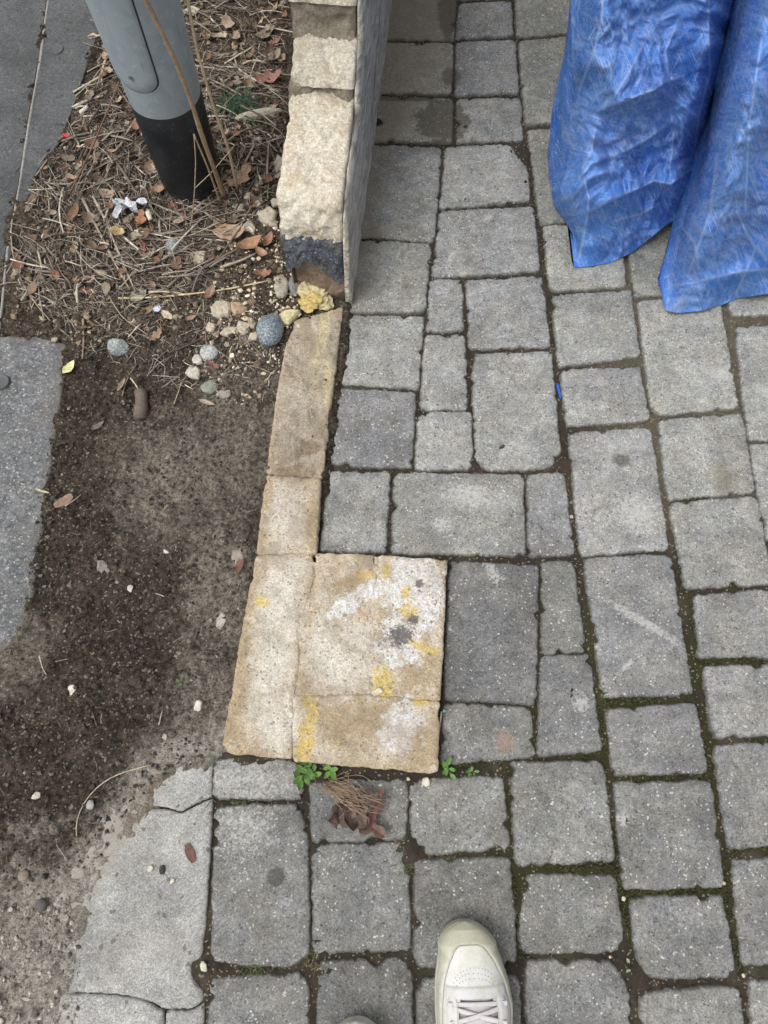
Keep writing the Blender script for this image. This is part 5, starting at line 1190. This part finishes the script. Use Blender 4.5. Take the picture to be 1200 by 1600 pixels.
# yellow foam and torn leaf at the wall end
foam = empty('yellow_foam', tuple(at(490, 470))); tag(foam, 'lump of hardened yellow foam at the foot of the broken wall', 'foam')
for k, (x, y, w, h, z) in enumerate([(484,478,18,15,.012), (480,456,14,13,.020), (498,459,13,13,.022), (508,474,14,11,.012), (492,468,12,10,.026)]):
    o = rock(x, y, w, h, (.47,.36,.14) if k in (0, 4) else (.47,.41,.24), None, 'lump', None, None, .8, .35, .34, 60 + k, k * .7, base=z - .006, I=ICO3, smooth=False); o.parent = foam; o.location = o.location - foam.location
shard(450,496,19,15,(.66,.60,.36),'yellow star-shaped chip leaning on the blue-grey pebble',77,.4)
rock(470,510,10,8,(.5,.42,.3),'small cream lump between foam and yellow chip','stone_chip','stone chip',None,.6,.4,.1,78)
rock(462,448,11,18,(.20,.19,.185),'dark grey mortar lump squeezed beside the yellow foam','stone_chip','stone chip',None,.9,.4,.1,79)

RB, BR, OR, TL = (.16,.075,.055), (.20,.12,.08), (.29,.145,.075), (.36,.27,.185)
for x, y, L, W, rot, c, lab, sh, cu, fo in [
 (420,130,40,26,.3,(.25,.13,.10),'red-brown curled leaf high up against the wall','maple',.7,.4), (331,300,26,16,.2,(.23,.10,.055),'rusty leaf at the foot of the black sleeve','maple',.6,.4), (376,285,44,30,1.0,(.27,.185,.125),'large dull brown leaf right of the thick stem','maple',.5,.4),
 (118,340,34,14,1.25,(.24,.135,.08),'folded brown leaf standing at the left of the litter','leaf',.5,.9), (170,308,26,16,-.4,(.30,.235,.165),'oval tan leaf left below the post','leaf',.6,.3), (222,350,26,18,1.5,OR,'orange-brown curled leaf beside the white paper scrap','maple',.9,.5),
 (212,372,30,16,.9,(.38,.32,.235),'pale beige leaf under the orange-brown one','leaf',.4,.3), (360,368,46,30,.1,(.32,.225,.155),'largest tan leaf lying flat left of the wall','leaf',.3,.2), (392,388,40,22,.5,(.35,.21,.125),'orange-tan leaf between largest leaf and wall','leaf',.8,.6),
 (420,380,26,14,1.2,(.27,.15,.095),'narrow brown leaf close to the wall face','leaf',.6,.6), (330,462,26,14,1.2,(.26,.175,.125),'upright folded brown leaf above the square chip','leaf',.6,.8), (218,466,28,22,.7,(.235,.235,.175),'grey-green flat leaf at the end of the pale straw','leaf',.2,.15),
 (263,496,22,12,-.7,(.44,.36,.28),'pale pinkish leaf right of the grey-green leaf','leaf',.4,.3), (110,577,26,14,1.05,(.56,.56,.28),'yellow-green fallen leaf at the slab corner','leaf',.25,.25), (187,369,14,22,1.2,(.36,.27,.14),'small yellowish curled leaf below the paper scrap','bit',.8,.6),
 (412,432,24,16,.0,(.24,.13,.08),'reddish leaf above the yellow chip','maple',.7,.5), (410,420-20,22,14,-.6,(.31,.19,.12),'bent leaf under the orange-tan one','leaf',.9,.5), (333,572,22,7,-.6,(.16,.075,.058),'dark red bark strip beside the whitish pebble','bit',.2,.2),
 (245,528,22,16,.8,(.25,.16,.105),'crinkled brown leaf right of the grey-green pebble','maple',.6,.4), (325,632,26,8,-.35,(.34,.275,.21),'narrow beige leaf on soil below the greenish stone','leaf',.3,.5), (388,622,14,6,-.5,(.42,.31,.22),'small tan leaf on the gravelly soil by the footing','leaf',.2,.3),
 (192,604,24,7,1.2,(.27,.20,.15),'split dry blade left above the bark chunk','leaf',.2,.6), (155,668,22,8,.7,(.17,.135,.11),'grey-brown leaf scrap on soil left of the bark chunk','leaf',.4,.4), (102,785,28,13,.6,(.25,.16,.115),'brown bark flake on soil by the slab','bit',.2,.2),
 (375,886,10,20,-.3,(.15,.075,.06),'dark red bark bit leaning at the pier corner','bit',.2,.2), (146,62,14,13,.2,(.42,.30,.215),'pale tan leaf on the sidewalk edge by the post','leaf',.4,.3), (180,600-40+20,1,1,0,TL,None,'leaf',0,0),
 (345,60,20,10,.4,(.31,.26,.2),'dry grey leaf right of the post near the top','leaf',.4,.4), (300,24,26,20,.2,(.38,.35,.26),'pale olive leaf right of the post at the top edge','leaf',.3,.3), (415,60,34,16,.6,(.21,.17,.13),'dark dry leaf near the upper wall corner','leaf',.6,.5), (430,95,30,14,1.0,(.23,.185,.145),'grey-brown long leaf against the upper wall','leaf',.5,.6),
 (250,300,24,14,.3,(.29,.185,.12),'brown leaf at the left foot of the black sleeve','leaf',.6,.4), (160,430,20,10,-.2,(.30,.23,.16),'small tan leaf among the lower left stalks','leaf',.5,.4), (300,500,16,9,.4,(.28,.18,.12),'small brown leaf left of the cream chip cluster','leaf',.5,.4), (245,470,20,9,-.8,(.22,.145,.10),'narrow brown leaf under the pale yellow straw','leaf',.5,.4)]:
    if lab: leaf(x, y, L * 1.1, W * 1.1, rot, c, lab, int(x * 3 + y), cu, fo, sh, dz=.006)
p = ground_px(204, 330, .010); nu = 15; gu, gv = np.meshgrid(np.linspace(-1, 1, nu), np.linspace(-1, 1, nu), indexing='ij'); sp_ = ppm(330)
rad_ = 1 + .25 * np.sin(np.arctan2(gv, gu) * 3 + 1) + .15 * np.sin(np.arctan2(gv, gu) * 5)
V = np.stack([gu * rad_ * 19 * sp_ + gv * .003, gv * rad_ * 11 * sp_ * 1.1 + gu * .006, .030 * facet(gu * 40, gv * 40, 21, 5, .4) + .010 * facet(gu * 40, gv * 40, 9, 6, 1.1) + .012], -1).reshape(-1, 3)
place('paper_scrap', V + np.array(p), grid_faces(nu, nu).tolist(), M['plain'], (.62,.63,.67), 'crumpled white paper scrap in the litter below the post', 'paper', None, False)
leaf(247, 486, 12, 10, .6, (.52,.55,.66), 'tiny pale blue paper scrap in the middle of the litter', 10, .3, .3, 'bit', 'paper_scrap', 'paper', dz=.006, mat='plain')
leaf(106, 218, 11, 9, .3, (.42,.06,.08), 'small red scrap at the sidewalk edge', 12, .4, .4, 'bit', 'plastic_scrap', 'scrap', dz=.008, mat='plain')
leaf(873, 611, 27, 4, R(96), (.03,.10,.45), 'narrow blue plastic strip stuck in a paver joint', 14, .0, .2, 'bit', 'plastic_scrap', 'scrap', base=-.002, mat='smooth')
V, F = tube(smooth_pts([ground_px(126,180,.006), ground_px(139,171,.007)], 4), .0042, 10, .03); place('cigarette_butt', V, F, M['smooth'], (.60,.57,.52), 'short white cigarette butt at the sidewalk edge', 'cigarette butt')
V, F = tube(smooth_pts([ground_px(234,338,.014), ground_px(238,350,.012)], 4), .0058, 8, .12); place('mortar_stub', V, F, M['plain'], (.58,.54,.46), 'small white stub standing right of the orange-brown leaf', 'rubble')
V, F = tube(smooth_pts([ground_px(221,614,.006), ground_px(224,630,.008), ground_px(220,655,.006)], 9), [.012,.0125,.012,.012,.013,.013,.013,.0125,.012], 10, .10); place('bark_chunk', V, F, M['plain'], (.135,.105,.085), 'stubby brown bark chunk lying on the bare soil', 'bark')
leaf(297, 1333, 30, 12, R(-62), (.135,.07,.058), 'dark red bark strip on the pale cracked concrete', 22, .15, .15, 'bit', 'bark_strip', 'bark', base=.002, mat='plain')
# flat stone leaning in the litter, and the sprig behind the post
V, F = ICO2; V = V.copy() * np.array([.058, .012, .012]); mt = np.array(Matrix.Rotation(R(14), 3, 'Z')); p = ground_px(405, 186, .012); place('stone_slab', V @ mt.T + np.array(p), F, M['plain'], (.34,.32,.25), 'long flat pale stone lying between stems and wall', 'stone', None, False)
def tuft(name, px, py, n, l, spread, cols, label, cat, seed, base=None, w=.0008, up=.5, kind=None):
    g = np.random.default_rng(seed); VV, FF = [], []; p = ground_px(px, py, 0) if base is None else at(px, py, base)
    for k in range(n):
        a = g.uniform(0, 6.28); ln = l * g.uniform(.5, 1.1); ox, oy = g.normal(size=2) * spread; e = g.uniform(.3, 1.0) * (1 - up) + .15
        q = [np.array([p.x + ox + math.cos(a) * ln * t * e * (1 + t), p.y + oy + math.sin(a) * ln * t * e * (1 + t), p.z + ln * up * (t - .55 * t * t)]) for t in np.linspace(0, 1, 5)]
        s = np.array([-math.sin(a), math.cos(a), 0]); o = len(VV)
        for i, c in enumerate(q): ww = w * (1 - .8 * i / 4); VV += [c - s * ww, c + s * ww]
        FF += [[o + 2 * i, o + 2 * i + 1, o + 2 * i + 3, o + 2 * i + 2] for i in range(4)]
    o = place(name, VV, FF, M['leaf'], cols, label, cat); 
    if kind: o['kind'] = kind
    return o
tuft('conifer_sprig', 366, 170, 170, .060, .020, (.028,.070,.036), 'dark green needle sprig right of the black sleeve', 'sprig', 31, up=.6, w=.0013)
tuft('grass_tuft', 636, 1350, 46, .022, .006, (.075,.085,.025), 'small green grass tuft in the joint left above the sneaker', 'grass', 32, base=-.004, up=.45)
tuft('grass_tuft', 628, 1322, 40, .018, .008, (.12,.105,.05), 'dry yellowish grass at the joint crossing below the pier', 'grass', 33, base=-.003, up=.4)
tuft('grass_tuft', 395, 1513, 44, .020, .012, (.060,.078,.022), 'low green grass in the joint below the long left paver', 'grass', 34, base=-.004, up=.4)
tuft('grass_tuft', 375, 1250, 44, .015, .010, (.065,.085,.025), 'thin green grass line under the short left paver', 'grass', 35, base=-.006, up=.35)
tuft('grass_tuft', 490, 1500, 26, .016, .008, (.10,.095,.04), 'few yellowish blades at the joint beside the long left paver', 'grass', 36, base=-.004, up=.4)
tuft('grass_tuft', 690, 1340, 26, .012, .014, (.085,.085,.035), 'tiny blades in the joint just above the sneaker paver', 'grass', 37, base=-.005, up=.4)
def weed(px, py, n, size, label, seed, base, col=(.085,.17,.035), spread=.004):
    g = np.random.default_rng(seed); root = empty('weed', tuple(at(px, py, base))); tag(root, label, 'weed', None); s = ppm(py); st = []
    for k in range(n):
        a = 6.28 * k / n + g.uniform(-.4, .4); L = size * g.uniform(.7, 1.2) * s; d = L * g.uniform(.35, .9)
        V, F = leaf_mesh(L, L * .55, .3, .25, seed * 10 + k, 7, 5); mt = Matrix.Rotation(a, 3, 'Z') @ Matrix.Rotation(-g.uniform(.1, .5), 3, 'Y')
        off = np.array([math.cos(a) * d + g.normal() * spread, math.sin(a) * d + g.normal() * spread, .006 + g.uniform(0, .008)]); V = (V @ np.array(mt).T) + off
        cc = tuple(np.array(col) * g.uniform(.75, 1.35)); obj('leaf', mesh_np('leaf', V, F), M['leaf'], root, cc); v, f = tube(np.array([[0, 0, 0], off * .5, off]), .0006, 4)
        st += [(v, f)]
    VV, FF = [], []
    for v, f in st: FF += [[i + len(VV) for i in q] for q in f]; VV += list(v)
    obj('stem', mesh_np('stem', np.array(VV), FF), M['leaf'], root, (.10,.15,.05))
weed(480, 1210, 16, 17, 'dense green weed clump under the lower pier edge', 41, .002, (.075,.145,.03), .006)
weed(518, 1200, 6, 17, 'broad-leaved green sprout right of the dense weed clump', 42, .002)
weed(494, 1190, 2, 22, 'single upright leaf pair at the pier edge joint', 43, .004, (.10,.20,.045))
weed(697, 1203, 7, 15, 'bright green seedling at the right foot of the pier', 44, .000, (.10,.22,.045))
weed(738, 1207, 4, 9, 'smaller green seedling in the joint right of the bright one', 45, -.002, (.085,.18,.04))
weed(980, 1508, 3, 9, 'tiny grey-green sprout in the dark joint crossing', 46, -.002, (.20,.23,.15))
weed(285, 1068, 4, 6, 'tiny seedling on the bare soil left of the pier', 47, .004, (.07,.13,.03))
# dead leaf clump with dried grass on the paver under the pier
clump = empty('dead_leaf_clump', tuple(at(555, 1262))); tag(clump, 'clump of dead brown leaf with dried grass on a paver below the pier', 'dead leaf')
for k, (x, y, L, W, rot, c, b) in enumerate([(548,1276,66,46,-.35,(.115,.078,.062),.006), (568,1284,72,34,-.5,(.135,.078,.062),.010), (538,1262,56,40,.6,(.12,.086,.07),.014), (588,1265,60,18,1.2,(.14,.07,.055),.018), (556,1266,54,38,-.9,(.115,.085,.068),.020), (532,1276,40,34,.2,(.115,.08,.065),.010), (575,1252,44,30,.3,(.13,.095,.075),.016)]):
    o = leaf(x, y, L, W, rot, c, None, 500 + k, .5, .8, 'maple', 'leaf', None, base=b, tilt=(.2 * (k % 3 - 1), .15)); o.parent = clump; o.location = o.location - clump.location
gg = np.random.default_rng(77); VV, FF = [], []
for k in range(90):
    a, b = gg.uniform(0, 1), gg.normal() * .30; p0 = at(512 + gg.normal() * 6, 1226 + gg.normal() * 4, .008); p1 = at(572 + gg.normal() * 24 , 1258 + gg.normal() * 15, 0.030 + gg.uniform(0, .014)); f = gg.uniform(.5, 1.05); m = (p0 + p1) / 2 + Vector((gg.normal() * .012, gg.normal() * .012, .016)); p1 = p0 + (p1 - p0) * f
    v, fc = tube(smooth_pts([p0, m, p1], 8), .0004, 3); FF += [[i + len(VV) for i in q] for q in fc]; VV += list(v)
o = place('dried_grass', VV, FF, M['plain'], (.30,.215,.15)); o.parent = clump; o.location = o.location - clump.location
# round caps set into the concrete
for px, py, r, lab in ((88, 76, .0165, 'round grey cap set in the sidewalk beside the light joint'), (2, 597, .0165, 'dark round cap in the lower slab at the left picture edge')):
    p = at(px, py, .008); zt = .0068 if py < 300 else .0095
    obj_ = obj('metal_cap', lathe('metal_cap', [(r, -.01), (r, .0006), (r * .93, .0022), (r * .86, .0010), (r * .45, .0014), (0.0004, .0015)], 28), M['smooth'], None, (.085,.09,.095), (p.x, p.y, zt)); tag(obj_, lab, 'cap')
# moss cushions in the damp joints
def moss(n, seed):
    g = np.random.default_rng(seed); segs = [((945,1185),(975,1400)), ((800,1190),(815,1370)), ((800,1185),(945,1178)), ((960,1218),(1105,1213)), ((812,1358),(965,1355)), ((980,1395),(1135,1390)), ((1090,1100),(1140,1390)), ((930,1100),(950,1180)), ((945,1097),(1085,1092)), ((1140,1332),(1220,1322)), ((1080,930),(1095,1040)), ((1060,780),(1110,776)), ((800,1370),(818,1500)), ((965,1365),(990,1480)), ((1095,1032),(1200,1030)), ((820,1183),(700,1200)), ((1135,1395),(1160,1530))]
    VV, CC, FF = [], [], []; B, F0 = ICO1; off = 0
    for k in range(n):
        a, b = segs[g.integers(0, len(segs))]; t = g.random(); px = a[0] + (b[0] - a[0]) * t + g.normal() * 3.0; py = a[1] + (b[1] - a[1]) * t + g.normal() * 3.0; p = at(px, py, 0)
        if float(fbm(p.x, p.y, 11, 3, 5)) < g.uniform(-.5, .25): continue
        r = g.uniform(.0006, .0017); V = B * (1 + .3 * g.normal(size=(len(B), 1))).clip(.5, 1.5) * np.array([r, r, r * 1.0]) + np.array([p.x, p.y, -.0040 + g.uniform(-.001, .0012)]); VV.append(V); FF += [[i + off for i in f] for f in F0]; off += len(V)
        CC.append(np.repeat(np.array([[.036,.038,.013]]) * g.uniform(.5, 1.9), len(V), 0))
    o = obj('moss', mesh_np('moss', np.vstack(VV), FF, True, {'Col': np.vstack(CC)}), M['vcol']); tag(o, 'green moss filling the damp joints at the lower right', 'moss', kind='stuff')
moss(6000, 88)
# sand and grit swept into the joints
def grit(n, seed):
    g = np.random.default_rng(seed); B, F0 = ICO1; m = len(B); x = g.uniform(-.1, .95, n); y = g.uniform(-.4, 1.9, n); r = .0006 + .0016 * g.random(n) ** 3
    V = B[None] * (r[:, None] * g.uniform(.7, 1.3, (n, 3)))[:, None, :] + np.stack([x, y, -.0042 + g.uniform(-.001, .001, n)], 1)[:, None, :]
    C = np.array([(.10,.085,.065),(.17,.14,.11),(.05,.042,.034),(.25,.22,.18)])[g.integers(0, 4, n)] * g.uniform(.7, 1.3, (n, 1)); F = (np.array(F0)[None] + (np.arange(n) * m)[:, None, None]).reshape(-1, 3)
    o = obj('joint_grit', mesh_np('joint_grit', V.reshape(-1, 3), F, False, {'Col': np.repeat(C, m, 0)}), M['vcol']); tag(o, 'sand grains swept into the paver joints', 'grit', kind='stuff')
grit(4500, 99)
